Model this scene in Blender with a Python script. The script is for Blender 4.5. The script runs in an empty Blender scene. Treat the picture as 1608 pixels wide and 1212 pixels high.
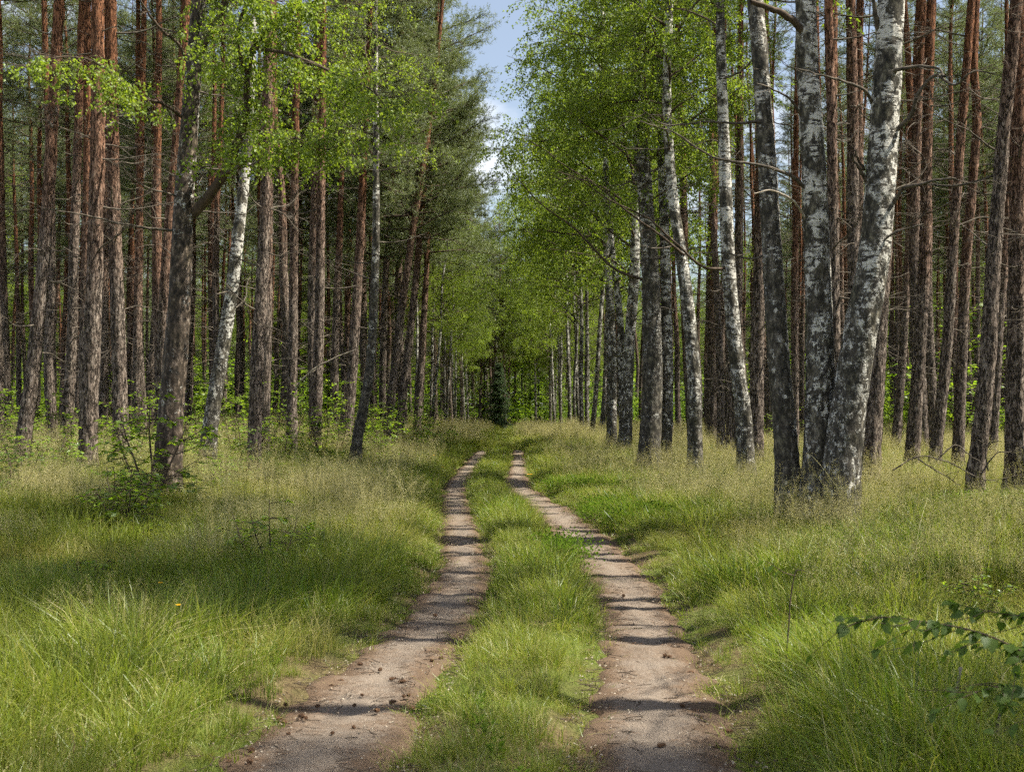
import bpy, math, random
import numpy as np
from mathutils import Vector, Matrix, Euler

# ------------------------------------------------------------------ camera, sky, sun, exposure
SC = bpy.context.scene
COL = SC.collection
FPX, CX, HY, EYE = 2000.0, 804.0, 640.0, 1.6      # focal length in photo pixels, centre column, horizon row, eye height
cam_d = bpy.data.cameras.new('camera'); cam = bpy.data.objects.new('camera', cam_d); COL.objects.link(cam)
cam_d.sensor_width = 36.0; cam_d.lens = 36.0 * FPX / 1608.0; cam_d.clip_start = 0.1; cam_d.clip_end = 2000
cam.location = (0, 0, EYE); cam.rotation_euler = (math.radians(90 + 0.97), 0, 0)
cam_d.dof.use_dof = True; cam_d.dof.focus_distance = 19.0; cam_d.dof.aperture_fstop = 6.3
SC.camera = cam

SUN_EL, SUN_AZ = math.radians(58), math.radians(-6)     # azimuth from +X towards +Y: sun on the right, a little behind
sdir = Vector((math.cos(SUN_EL) * math.cos(SUN_AZ), math.cos(SUN_EL) * math.sin(SUN_AZ), math.sin(SUN_EL)))
sun_d = bpy.data.lights.new('sun', 'SUN'); sun_d.energy = 5.0; sun_d.angle = math.radians(0.55); sun_d.color = (1.0, 0.93, 0.77)
sun = bpy.data.objects.new('sun', sun_d); COL.objects.link(sun); sun.location = (30, -5, 40)
sun.rotation_euler = sdir.to_track_quat('Z', 'Y').to_euler()

world = bpy.data.worlds.new('World'); SC.world = world; world.use_nodes = True
nt = world.node_tree; nt.nodes.clear()
w_out = nt.nodes.new('ShaderNodeOutputWorld'); w_bg = nt.nodes.new('ShaderNodeBackground'); w_bg.inputs[1].default_value = 0.051
sky = nt.nodes.new('ShaderNodeTexSky'); sky.sky_type = 'NISHITA'; sky.sun_disc = False
sky.dust_density = 1.0; sky.air_density = 1.0; sky.sun_elevation = SUN_EL; sky.sun_rotation = math.radians(90) - SUN_AZ
tc = nt.nodes.new('ShaderNodeTexCoord'); mp = nt.nodes.new('ShaderNodeMapping'); mp.inputs['Scale'].default_value = (1, 1, 2.2)
mp.inputs['Location'].default_value = (0.4, 0.2, 0.29)
nz = nt.nodes.new('ShaderNodeTexNoise'); nz.inputs['Scale'].default_value = 3.2; nz.inputs['Detail'].default_value = 7; nz.inputs['Roughness'].default_value = 0.55
rp = nt.nodes.new('ShaderNodeValToRGB'); rp.color_ramp.elements[0].color = (.16, .16, .16, 1); rp.color_ramp.elements[0].position = 0.47; rp.color_ramp.elements[1].position = 0.62
mxw = nt.nodes.new('ShaderNodeMix'); mxw.data_type = 'RGBA'; mxw.inputs[7].default_value = (9, 9.2, 9.5, 1)
nt.links.new(tc.outputs['Generated'], mp.inputs[0]); nt.links.new(mp.outputs[0], nz.inputs['Vector'])
nt.links.new(nz.outputs['Fac'], rp.inputs[0]); nt.links.new(rp.outputs[0], mxw.inputs[0])
nt.links.new(sky.outputs[0], mxw.inputs[6]); nt.links.new(mxw.outputs[2], w_bg.inputs[0]); nt.links.new(w_bg.outputs[0], w_out.inputs[0])

SC.view_settings.view_transform = 'Standard'; SC.view_settings.look = 'None'; SC.view_settings.gamma = 1.0
SC.view_settings.use_curve_mapping = False; SC.view_settings.exposure = 1.6
SC.render.engine = 'CYCLES'
cy = SC.cycles
cy.max_bounces = 3; cy.diffuse_bounces = 2; cy.glossy_bounces = 1; cy.transmission_bounces = 2; cy.transparent_max_bounces = 2
cy.caustics_reflective = False; cy.caustics_refractive = False; cy.sample_clamp_indirect = 4.0
cy.use_denoising = False
cy.use_adaptive_sampling = True; cy.adaptive_threshold = 0.03; cy.adaptive_min_samples = 24
SC.render.use_persistent_data = False

rng = np.random.default_rng(7)

# ------------------------------------------------------------------ numpy helpers
def vn(p, seed=0):
    """value noise in [-1, 1] at points p (N,3)"""
    p = np.asarray(p, float); i = np.floor(p).astype(np.int64); f = p - i; f = f * f * (3 - 2 * f)
    out = np.zeros(len(p))
    for dx in (0, 1):
        for dy in (0, 1):
            for dz in (0, 1):
                h = (i[:, 0] + dx) * 374761393 + (i[:, 1] + dy) * 668265263 + (i[:, 2] + dz) * 2147483647 + seed * 974711
                h = (h ^ (h >> 13)) * 1274126177; h = h ^ (h >> 16)
                v = (h & 0xffff) / 32767.5 - 1
                w = (f[:, 0] if dx else 1 - f[:, 0]) * (f[:, 1] if dy else 1 - f[:, 1]) * (f[:, 2] if dz else 1 - f[:, 2])
                out += v * w
    return out
def vn2(x, y, s=1.0, seed=0):
    x = np.asarray(x, float); y = np.asarray(y, float)
    sh = np.broadcast(x, y).shape
    p = np.stack([np.broadcast_to(x, sh).ravel() * s, np.broadcast_to(y, sh).ravel() * s, np.zeros(int(np.prod(sh)))], 1)
    return vn(p, seed).reshape(sh)
def sst(a, b, x):
    t = np.clip((np.asarray(x, float) - a) / (b - a), 0, 1); return t * t * (3 - 2 * t)
def nrm(v): return v / np.maximum(np.linalg.norm(v, axis=-1, keepdims=True), 1e-9)
def rvec(n, r=None): return nrm((r or rng).normal(size=(n, 3)))

class MB:
    """collects vertices and faces, builds ONE mesh"""
    def __init__(s): s.V = []; s.F = []; s.n = 0; s.A = []
    def add(s, V, F, mat=0, a=None):
        V = np.asarray(V, float).reshape(-1, 3); s.V.append(V)
        for f in (F if isinstance(F, list) else [F]):
            s.F.append((np.asarray(f, np.int64) + s.n, mat))
        s.A.append(np.full(len(V), 0.0) if a is None else np.asarray(a, float)); s.n += len(V)
    def mesh(s, name, mats, smooth=True, attr=None):
        me = bpy.data.meshes.new(name)
        V = np.concatenate(s.V)
        li = np.concatenate([f.ravel() for f, m in s.F]); tot = np.concatenate([np.full(len(f), f.shape[1]) for f, m in s.F])
        mi = np.concatenate([np.full(len(f), m) for f, m in s.F])
        me.vertices.add(len(V)); me.vertices.foreach_set('co', V.ravel().astype(np.float32))
        me.loops.add(len(li)); me.loops.foreach_set('vertex_index', li.astype(np.int32))
        me.polygons.add(len(tot)); st = np.concatenate([[0], np.cumsum(tot)[:-1]])
        me.polygons.foreach_set('loop_start', st.astype(np.int32))
        me.polygons.foreach_set('material_index', mi.astype(np.int32))
        me.polygons.foreach_set('use_smooth', np.full(len(tot), bool(smooth)))
        if attr:
            at = me.attributes.new(attr, 'FLOAT', 'POINT'); at.data.foreach_set('value', np.concatenate(s.A).astype(np.float32))
        for m in (mats if isinstance(mats, list) else [mats]): me.materials.append(m)
        me.update(calc_edges=True)
        return me
def obj(name, me, parent=None, loc=None, **props):
    o = bpy.data.objects.new(name, me); COL.objects.link(o)
    if parent: o.parent = parent
    if loc is not None: o.location = loc
    for k, v in props.items(): o[k] = v
    return o
def thing(name, label, cat, loc=(0, 0, 0), rz=0.0, group=None):
    o = bpy.data.objects.new(name, None); COL.objects.link(o); o.empty_display_size = 0.2
    o.location = loc; o.rotation_euler = (0, 0, rz); o['label'] = label; o['category'] = cat
    if group: o['group'] = group
    return o

def spline(P, n):
    """Catmull-Rom through the points, n samples"""
    P = np.asarray(P, float)
    if len(P) < 3: 
        t = np.linspace(0, 1, n)[:, None]; return P[0] * (1 - t) + P[-1] * t
    d = np.concatenate([[0], np.cumsum(np.linalg.norm(np.diff(P, axis=0), axis=1))]); u = np.linspace(0, d[-1], n)
    k = np.clip(np.searchsorted(d, u, 'right') - 1, 0, len(P) - 2); t = ((u - d[k]) / (d[k + 1] - d[k]))[:, None]
    p0 = P[np.maximum(k - 1, 0)]; p1 = P[k]; p2 = P[k + 1]; p3 = P[np.minimum(k + 2, len(P) - 1)]
    return 0.5 * (2 * p1 + (p2 - p0) * t + (2 * p0 - 5 * p1 + 4 * p2 - p3) * t * t + (3 * p1 - p0 - 3 * p2 + p3) * t ** 3)
def tube(P, R, sides=5, rough=None, seed=0):
    P = np.asarray(P, float); n = len(P); T = nrm(np.gradient(P, axis=0)); m = nrm(T.mean(0)[None])[0]
    ref = np.array([1.0, 0, 0]) if abs(m[2]) > 0.8 else np.array([0, 0, 1.0])
    U = nrm(np.cross(T, ref)); W = np.cross(T, U)
    a = np.linspace(0, 2 * math.pi, sides, endpoint=False)
    R = np.broadcast_to(np.asarray(R, float), (n,))
    dirs = U[:, None, :] * np.cos(a)[None, :, None] + W[:, None, :] * np.sin(a)[None, :, None]
    rr = R[:, None] * np.ones((1, sides))
    if rough is not None: rr = rr + rough(P, a, R)
    V = (P[:, None, :] + dirs * rr[:, :, None]).reshape(-1, 3)
    i = np.arange(n - 1)[:, None] * sides; j = np.arange(sides)[None, :]; jn = (j + 1) % sides
    F = np.stack([i + j, i + jn, i + sides + jn, i + sides + j], -1).reshape(-1, 4)
    return V, F
def leaf_quads(P, D, L, W, fold=0.15, r=None):
    """ovate leaves, one folded quad each, from P along D"""
    r = r or rng; n = len(P); D = nrm(D); S = nrm(np.cross(D, rvec(n, r))); N = np.cross(S, D)
    L = np.broadcast_to(L, (n,))[:, None]; W = np.broadcast_to(W, (n,))[:, None]
    mid = P + D * L * 0.42 + N * L * fold
    V = np.stack([P, mid + S * W / 2, P + D * L, mid - S * W / 2], 1).reshape(-1, 3)
    return V, np.arange(4 * n).reshape(-1, 4)
def needle_tris(P, D, L, W, r=None):
    r = r or rng; n = len(P); D = nrm(D); S = nrm(np.cross(D, rvec(n, r)))
    L = np.broadcast_to(L, (n,))[:, None]; W = np.broadcast_to(W, (n,))[:, None]
    V = np.stack([P - S * W / 2, P + S * W / 2, P + D * L], 1).reshape(-1, 3)
    return V, np.arange(3 * n).reshape(-1, 3)

# ------------------------------------------------------------------ the lie of the land
RY = np.array([0, 4.0, 5.6, 7.0, 8.9, 10.3, 12.3, 14.8, 17.8, 20, 22.9, 26.7, 32, 40, 48, 70])
RL = np.array([-1.0, -1.0, -.98, -.90, -.68, -.53, -.44, -.55, -.72, -.86, -1.02, -1.2, -1.2, -1.14, -1.05, -1.0])
RR = np.array([.55, .57, .63, .80, .96, 1.05, 1.08, .96, .81, .70, .41, .09, .14, .20, .25, .3])
WL = 1.14 * np.array([.82, .82, .80, .70, .56, .54, .47, .45, .43, .42, .42, .46, .46, .46, .40, .0])
WR = 1.12 * np.array([.82, .82, .80, .66, .56, .56, .62, .66, .62, .60, .60, .52, .46, .44, .38, .0])
def rut(y):
    y = np.asarray(y, float); f = lambda a: sum(np.interp(y + k, RY, a) for k in (-1.8, -1.2, -.6, 0, .6, 1.2, 1.8)) / 7
    return f(RL), f(RR), f(WL), f(WR)
def ground(x, y):
    x = np.asarray(x, float); y = np.asarray(y, float); x, y = np.broadcast_arrays(x, y)
    h = 0.40 * sst(-2.2, -6.5, x) * sst(9, 20, y) + 0.10 * sst(2.2, 4.5, x) * sst(8, 14, y)
    h = h + 0.30 * sst(36, 58, y) * (1 - sst(64, 90, y)) * (1 - 0.6 * sst(5, 12, np.abs(x)))
    h = h + 0.05 * vn2(x, y, 0.55, 3) * sst(1.0, 3.0, np.abs(x)) + 0.018 * vn2(x, y, 2.1, 4) + 0.006 * vn2(x, y, 6.5, 5)
    cl, cr, wl, wr = rut(y)
    for c, w in ((cl, wl), (cr, wr)):
        k = np.exp(-((x - c) / (0.62 * np.maximum(w, .05) + .05)) ** 4) * (w > .04)
        h = h - 0.11 * k
    h = h + 0.03 * np.exp(-((x - (cl + cr) / 2) / .4) ** 2)
    return h
def gz(x, y): return float(ground(np.array([x]), np.array([y]))[0])
def at(px, py, Y):
    return np.array([(px - CX) / FPX * Y, Y, EYE + (HY - py) / FPX * Y])

# ------------------------------------------------------------------ materials
def mat(name):
    m = bpy.data.materials.new(name); m.use_nodes = True; n = m.node_tree; n.nodes.clear()
    out = n.nodes.new('ShaderNodeOutputMaterial')
    def N(t, **kw):
        x = n.nodes.new('ShaderNode' + t)
        for k, v in kw.items():
            if hasattr(x, k): setattr(x, k, v)
            else: x.inputs[k].default_value = v
        return x
    def Lk(a, b): n.links.new(a, b)
    return m, N, Lk, out
def ramp(N, stops, interp='LINEAR'):
    r = N('ValToRGB'); cr = r.color_ramp; cr.interpolation = interp
    while len(cr.elements) < len(stops): cr.elements.new(0.5)
    for e, (p, c) in zip(cr.elements, stops):
        e.position = p; e.color = (*c, 1) if len(c) == 3 else c
    return r
def mixc(N, Lk, fac, a, b, mode='MIX'):
    x = N('Mix'); x.data_type = 'RGBA'; x.blend_type = mode
    for s, v in ((0, fac), (6, a), (7, b)):
        if isinstance(v, (int, float)): x.inputs[s].default_value = v
        elif isinstance(v, tuple): x.inputs[s].default_value = (*v, 1) if len(v) == 3 else v
        else: Lk(v, x.inputs[s])
    return x.outputs[2]
def leaf_mat(name, cols, trans_tint=1.35, trans=0.45, gloss=0.06, rough=0.45, big=None):
    """thin leaf: diffuse + translucent + a little gloss; hue varies leaf by leaf"""
    m, N, Lk, out = mat(name)
    g = N('NewGeometry'); oi = N('ObjectInfo')
    r = ramp(N, [(i / (len(cols) - 1), c) for i, c in enumerate(cols)])
    ad = N('Math', operation='MULTIPLY_ADD'); Lk(g.outputs['Random Per Island'], ad.inputs[0]); ad.inputs[1].default_value = 0.75
    mu = N('Math', operation='MULTIPLY'); Lk(oi.outputs['Random'], mu.inputs[0]); mu.inputs[1].default_value = 0.25
    Lk(mu.outputs[0], ad.inputs[2]); Lk(ad.outputs[0], r.inputs[0])
    c = r.outputs[0]
    if big:
        t = N('TexNoise', Scale=big[0], Detail=2.0); Lk(g.outputs['Position'], t.inputs['Vector'])
        rr = ramp(N, [(0.38, (0, 0, 0)), (0.62, (1, 1, 1))]); Lk(t.outputs['Fac'], rr.inputs[0])
        c = mixc(N, Lk, rr.outputs[0], c, mixc(N, Lk, big[2], c, big[1]))
    d = N('BsdfDiffuse'); Lk(c, d.inputs[0])
    tr = N('BsdfTranslucent'); Lk(mixc(N, Lk, 1.0, c, (trans_tint, trans_tint * 1.02, trans_tint * .55), 'MULTIPLY'), tr.inputs[0])
    ms = N('MixShader'); ms.inputs[0].default_value = trans; Lk(d.outputs[0], ms.inputs[1]); Lk(tr.outputs[0], ms.inputs[2])
    gl = N('BsdfGlossy'); gl.inputs['Roughness'].default_value = rough; gl.inputs[0].default_value = (.9, .95, 1, 1)
    m2 = N('MixShader'); m2.inputs[0].default_value = gloss; Lk(ms.outputs[0], m2.inputs[1]); Lk(gl.outputs[0], m2.inputs[2])
    Lk(m2.outputs[0], out.inputs[0])
    return m
def plain_mat(name, a, b, scale=8.0, rough=0.9, bump=0.3, stretch=(1, 1, 1)):
    m, N, Lk, out = mat(name); t = N('TexCoord'); mpn = N('Mapping'); mpn.inputs['Scale'].default_value = stretch
    Lk(t.outputs['Object'], mpn.inputs[0]); no = N('TexNoise', Scale=scale, Detail=5.0); Lk(mpn.outputs[0], no.inputs['Vector'])
    r = ramp(N, [(0.3, a), (0.7, b)]); Lk(no.outputs['Fac'], r.inputs[0])
    p = N('BsdfPrincipled'); p.inputs['Roughness'].default_value = rough; p.inputs['Specular IOR Level'].default_value = 0.2
    Lk(r.outputs[0], p.inputs['Base Color'])
    bp = N('Bump'); bp.inputs['Strength'].default_value = bump; bp.inputs['Distance'].default_value = 0.02; Lk(no.outputs['Fac'], bp.inputs['Height']); Lk(bp.outputs[0], p.inputs['Normal'])
    Lk(p.outputs[0], out.inputs[0]); return m

def bark_coords(N, Lk, stretch):
    t = N('TexCoord'); oi = N('ObjectInfo'); mu = N('VectorMath', operation='MULTIPLY_ADD')
    cb = N('CombineXYZ'); m1 = N('Math', operation='MULTIPLY'); Lk(oi.outputs['Random'], m1.inputs[0]); m1.inputs[1].default_value = 37.0
    Lk(m1.outputs[0], cb.inputs[0]); Lk(m1.outputs[0], cb.inputs[1])
    Lk(t.outputs['Object'], mu.inputs[0]); mu.inputs[1].default_value = stretch; Lk(cb.outputs[0], mu.inputs[2])
    sep = N('SeparateXYZ'); Lk(t.outputs['Object'], sep.inputs[0])
    return mu.outputs[0], sep.outputs[2], oi.outputs['Random'], t.outputs['Object'], cb.outputs[0]
def pine_bark():
    m, N, Lk, out = mat('pine bark')
    v, z, rnd, oc, off = bark_coords(N, Lk, (1, 1, 0.30))
    wn = N('TexNoise', Scale=11.0, Detail=4.0, Roughness=.65); Lk(v, wn.inputs['Vector'])
    wv = N('VectorMath', operation='MULTIPLY_ADD'); Lk(wn.outputs['Color'], wv.inputs[0]); wv.inputs[1].default_value = (.16, .16, .20); Lk(v, wv.inputs[2])
    vo = N('TexVoronoi', Scale=21.0, feature='DISTANCE_TO_EDGE'); Lk(wv.outputs[0], vo.inputs['Vector'])
    rn = N('TexNoise', Scale=15.0, Detail=4.0, Roughness=.6); Lk(wv.outputs[0], rn.inputs['Vector'])
    rd = N('Math', operation='SUBTRACT'); Lk(rn.outputs['Fac'], rd.inputs[0]); rd.inputs[1].default_value = .5
    ra_ = N('Math', operation='ABSOLUTE'); Lk(rd.outputs[0], ra_.inputs[0])
    rm = N('Math', operation='MULTIPLY_ADD'); Lk(ra_.outputs[0], rm.inputs[0]); rm.inputs[1].default_value = 1.5
    vm = N('Math', operation='MULTIPLY'); Lk(vo.outputs['Distance'], vm.inputs[0]); vm.inputs[1].default_value = .55; Lk(vm.outputs[0], rm.inputs[2])
    crack = ramp(N, [(0.02, (0, 0, 0)), (0.17, (1, 1, 1))]); Lk(rm.outputs[0], crack.inputs[0])
    n2 = N('TexNoise', Scale=26.0, Detail=6.0, Roughness=0.65); Lk(v, n2.inputs['Vector'])
    n3 = N('TexNoise', Scale=1.3, Detail=3.0); Lk(v, n3.inputs['Vector'])
    low = ramp(N, [(0.25, (.045, .034, .028)), (0.5, (.155, .122, .103)), (0.72, (.36, .31, .27))]); Lk(n2.outputs['Fac'], low.inputs[0])
    upp = ramp(N, [(0.25, (.075, .031, .017)), (0.52, (.19, .082, .042)), (0.8, (.38, .21, .135))]); Lk(n2.outputs['Fac'], upp.inputs[0])
    # orange above four to seven metres, ragged border
    h = N('Math', operation='MULTIPLY_ADD'); Lk(n3.outputs['Fac'], h.inputs[0]); h.inputs[1].default_value = 5.0; Lk(z, h.inputs[2])
    h2 = N('Math', operation='MULTIPLY_ADD'); Lk(rnd, h2.inputs[0]); h2.inputs[1].default_value = 2.4; Lk(h.outputs[0], h2.inputs[2])
    mr = N('MapRange'); mr.inputs['From Min'].default_value = 7.2; mr.inputs['From Max'].default_value = 12.5; Lk(h2.outputs[0], mr.inputs['Value'])
    c = mixc(N, Lk, mr.outputs[0], low.outputs[0], upp.outputs[0])
    dk = mixc(N, Lk, mr.outputs[0], (.020, .015, .012), (.06, .026, .015))
    c = mixc(N, Lk, crack.outputs[0], dk, c)
    p = N('BsdfPrincipled'); p.inputs['Roughness'].default_value = .92; p.inputs['Specular IOR Level'].default_value = .15
    Lk(c, p.inputs['Base Color'])
    b1 = N('Bump'); b1.inputs['Strength'].default_value = 1.0; b1.inputs['Distance'].default_value = .04; Lk(crack.outputs[0], b1.inputs['Height'])
    b2 = N('Bump'); b2.inputs['Strength'].default_value = .6; b2.inputs['Distance'].default_value = .012; Lk(n2.outputs['Fac'], b2.inputs['Height']); Lk(b1.outputs[0], b2.inputs['Normal'])
    Lk(b2.outputs[0], p.inputs['Normal']); Lk(p.outputs[0], out.inputs[0]); return m
def birch_bark(name='birch bark', dk=0.0, brown=False):
    m, N, Lk, out = mat(name)
    v, z, rnd, oc, off = bark_coords(N, Lk, (1, 1, 1))
    def mapd(sc):
        q = N('VectorMath', operation='MULTIPLY'); Lk(v, q.inputs[0]); q.inputs[1].default_value = sc; return q.outputs[0]
    # horizontal dark lenticels and bands, blotches, rough black base
    a = N('TexNoise', Scale=1.0, Detail=3.0, Roughness=.6); Lk(mapd((5.5, 5.5, 20)), a.inputs['Vector'])
    b = N('TexNoise', Scale=1.0, Detail=5.0, Roughness=.65); Lk(mapd((4.2, 4.2, 3.2)), b.inputs['Vector'])
    e = N('TexNoise', Scale=1.0, Detail=6.0, Roughness=.75); Lk(mapd((15, 15, 9)), e.inputs['Vector'])
    s = N('TexNoise', Scale=1.0, Detail=2.0); Lk(mapd((30, 30, 150)), s.inputs['Vector'])
    ra = ramp(N, [(0.535 - dk, (0, 0, 0)), (0.59 - dk, (1, 1, 1))]); Lk(a.outputs['Fac'], ra.inputs[0])
    rb = ramp(N, [(0.475 - dk, (0, 0, 0)), (0.55 - dk, (1, 1, 1))]); Lk(b.outputs['Fac'], rb.inputs[0])
    # base: darkness falls off with height
    mr = N('MapRange'); mr.inputs['From Min'].default_value = 0.2; mr.inputs['From Max'].default_value = 5.5; mr.inputs['To Min'].default_value = .165 + dk; mr.inputs['To Max'].default_value = -0.01 + dk; Lk(z, mr.inputs['Value'])
    ad = N('Math', operation='ADD'); Lk(e.outputs['Fac'], ad.inputs[0]); Lk(mr.outputs[0], ad.inputs[1])
    rc = ramp(N, [(0.57, (0, 0, 0)), (0.62, (1, 1, 1))]); Lk(ad.outputs[0], rc.inputs[0])
    mx1 = N('Math', operation='MAXIMUM'); Lk(ra.outputs[0], mx1.inputs[0]); Lk(rb.outputs[0], mx1.inputs[1])
    mx2 = N('Math', operation='MAXIMUM'); Lk(mx1.outputs[0], mx2.inputs[0]); Lk(rc.outputs[0], mx2.inputs[1])
    white = ramp(N, [(0.3, (.28, .268, .24)), (0.55, (.52, .508, .475)), (0.75, (.68, .668, .64))]); Lk(s.outputs['Fac'], white.inputs[0])
    e2 = N('TexNoise', Scale=1.0, Detail=5.0, Roughness=.7); Lk(mapd((17, 17, 9)), e2.inputs['Vector'])
    dark = ramp(N, [(0.35, (.010, .009, .008)), (0.52, (.05, .044, .036)), (0.68, (.20, .18, .15))] if not brown else [(0.38, (.010, .008, .006)), (0.54, (.055, .040, .030)), (0.68, (.24, .19, .155))]); Lk(e2.outputs['Fac'], dark.inputs[0])
    c = mixc(N, Lk, mx2.outputs[0], white.outputs[0], dark.outputs[0])
    # faint green algae in blotches
    rg = ramp(N, [(0.5, (0, 0, 0)), (0.75, (.55, .55, .55))]); Lk(b.outputs['Fac'], rg.inputs[0]); 
    c = mixc(N, Lk, rg.outputs[0], c, mixc(N, Lk, 1.0, c, (.72, .78, .45), 'MULTIPLY'))
    p = N('BsdfPrincipled'); p.inputs['Roughness'].default_value = .75; p.inputs['Specular IOR Level'].default_value = .25
    Lk(c, p.inputs['Base Color'])
    b1 = N('Bump'); b1.inputs['Strength'].default_value = .8; b1.inputs['Distance'].default_value = .02; b1.invert = True; Lk(mx2.outputs[0], b1.inputs['Height'])
    b2 = N('Bump'); b2.inputs['Strength'].default_value = .7; b2.inputs['Distance'].default_value = .015; Lk(e2.outputs['Fac'], b2.inputs['Height']); Lk(b1.outputs[0], b2.inputs['Normal'])
    Lk(b2.outputs[0], p.inputs['Normal']); Lk(p.outputs[0], out.inputs[0]); return m
def soil_mat():
    m, N, Lk, out = mat('forest soil'); g = N('NewGeometry')
    a = N('TexNoise', Scale=.9, Detail=4.0); Lk(g.outputs['Position'], a.inputs['Vector'])
    b = N('TexNoise', Scale=38.0, Detail=6.0, Roughness=.7); Lk(g.outputs['Position'], b.inputs['Vector'])
    r1 = ramp(N, [(0.3, (.045, .032, .020)), (.5, (.10, .075, .04)), (.72, (.20, .16, .085))]); Lk(b.outputs['Fac'], r1.inputs[0])
    r2 = ramp(N, [(0.3, (.04, .06, .012)), (.7, (.12, .15, .03))]); Lk(b.outputs['Fac'], r2.inputs[0])
    r3 = ramp(N, [(.42, (0, 0, 0)), (.58, (1, 1, 1))]); Lk(a.outputs['Fac'], r3.inputs[0])
    p = N('BsdfPrincipled'); p.inputs['Roughness'].default_value = .95; p.inputs['Specular IOR Level'].default_value = .1
    Lk(mixc(N, Lk, r3.outputs[0], r1.outputs[0], r2.outputs[0]), p.inputs['Base Color'])
    bp = N('Bump'); bp.inputs['Distance'].default_value = .03; Lk(b.outputs['Fac'], bp.inputs['Height']); Lk(bp.outputs[0], p.inputs['Normal'])
    Lk(p.outputs[0], out.inputs[0]); return m
def sand_mat():
    m, N, Lk, out = mat('sandy track'); g = N('NewGeometry')
    a = N('TexNoise', Scale=2.3, Detail=5.0, Roughness=.6); Lk(g.outputs['Position'], a.inputs['Vector'])
    b = N('TexNoise', Scale=90.0, Detail=5.0, Roughness=.75); Lk(g.outputs['Position'], b.inputs['Vector'])
    c = N('TexNoise', Scale=24.0, Detail=6.0, Roughness=.7); Lk(g.outputs['Position'], c.inputs['Vector'])
    at_ = N('Attribute'); at_.attribute_name = 'edge'
    sand = ramp(N, [(.25, (.068, .055, .045)), (.5, (.145, .118, .097)), (.75, (.25, .21, .177))]); Lk(b.outputs['Fac'], sand.inputs[0])
    lit = ramp(N, [(.3, (.05, .033, .023)), (.7, (.145, .10, .068))]); Lk(b.outputs['Fac'], lit.inputs[0])
    s = N('Math', operation='MULTIPLY_ADD'); Lk(a.outputs['Fac'], s.inputs[0]); s.inputs[1].default_value = .55
    s2 = N('Math', operation='MULTIPLY_ADD'); Lk(c.outputs['Fac'], s2.inputs[0]); s2.inputs[1].default_value = .5
    s3 = N('Math', operation='MULTIPLY'); Lk(at_.outputs['Fac'], s3.inputs[0]); s3.inputs[1].default_value = .42
    Lk(s3.outputs[0], s2.inputs[2]); Lk(s2.outputs[0], s.inputs[2])
    f = ramp(N, [(.50, (0, 0, 0)), (.72, (1, 1, 1))]); Lk(s.outputs[0], f.inputs[0])
    p = N('BsdfPrincipled'); p.inputs['Roughness'].default_value = .95; p.inputs['Specular IOR Level'].default_value = .15
    Lk(mixc(N, Lk, f.outputs[0], sand.outputs[0], lit.outputs[0]), p.inputs['Base Color'])
    bp = N('Bump'); bp.inputs['Distance'].default_value = .015; bp.inputs['Strength'].default_value = .8; Lk(c.outputs['Fac'], bp.inputs['Height'])
    b2 = N('Bump'); b2.inputs['Distance'].default_value = .006; Lk(b.outputs['Fac'], b2.inputs['Height']); Lk(bp.outputs[0], b2.inputs['Normal'])
    Lk(b2.outputs[0], p.inputs['Normal']); Lk(p.outputs[0], out.inputs[0]); return m

M_PINE = pine_bark(); M_BIRCH = birch_bark(); M_OLDB = birch_bark('old furrowed birch bark', .055, True); M_DKB = birch_bark('dark rough birch bark', .04); M_SOIL = soil_mat(); M_SAND = sand_mat()
M_DEAD = plain_mat('dead grey branch wood', (.03, .025, .020), (.13, .11, .09), 14, .9, .4, (1, 1, 1))
M_TWIG = plain_mat('dark living twig bark', (.035, .024, .018), (.10, .075, .055), 10, .85, .3)
M_PALE = plain_mat('bleached dry wood', (.16, .13, .10), (.42, .37, .31), 18, .9, .4)
M_CONE = plain_mat('brown cone scales', (.045, .024, .014), (.19, .11, .065), 60, .85, .3)
M_BLEAF = leaf_mat('birch leaf', [(.085, .135, .016), (.145, .20, .024), (.205, .255, .036)], 1.6, .52, .02, .5)
M_PINEN = leaf_mat('pine needle', [(.085, .112, .050), (.135, .165, .074), (.19, .215, .10)], 1.2, .38, .03, .5)
M_SPRUCE = leaf_mat('spruce needle', [(.022, .042, .016), (.038, .066, .024), (.065, .10, .036)], 1.1, .12, .02, .5)
M_BEECH = leaf_mat('shrub leaf', [(.085, .155, .013), (.13, .20, .018), (.185, .245, .026)], 1.8, .54, .03, .42)
M_DLEAF = leaf_mat('dark glossy leaf', [(.042, .082, .014), (.07, .118, .019), (.11, .16, .026)], 1.8, .46, .015, .5)
M_GRASS = leaf_mat('green grass blade', [(.060, .115, .011), (.098, .156, .015), (.150, .196, .024), (.26, .25, .07)], 1.55, .44, .02, .4, (.45, (.22, .22, .05), .35))
M_DRYG = leaf_mat('fine yellowing grass blade', [(.13, .165, .022), (.19, .205, .04), (.27, .25, .08), (.36, .31, .14)], 1.4, .40, .02, .45)
M_PLUME = leaf_mat('straw panicle', [(.36, .33, .16), (.46, .41, .22), (.56, .50, .30)], 1.15, .35, .02, .5)
M_BILB = leaf_mat('bilberry leaf', [(.06, .115, .014), (.085, .145, .018), (.12, .18, .024)], 1.5, .42, .0, .5)
M_YEL = leaf_mat('yellow petal', [(.75, .42, .02), (.85, .55, .03)], 1.0, .3, .03, .5)

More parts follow.
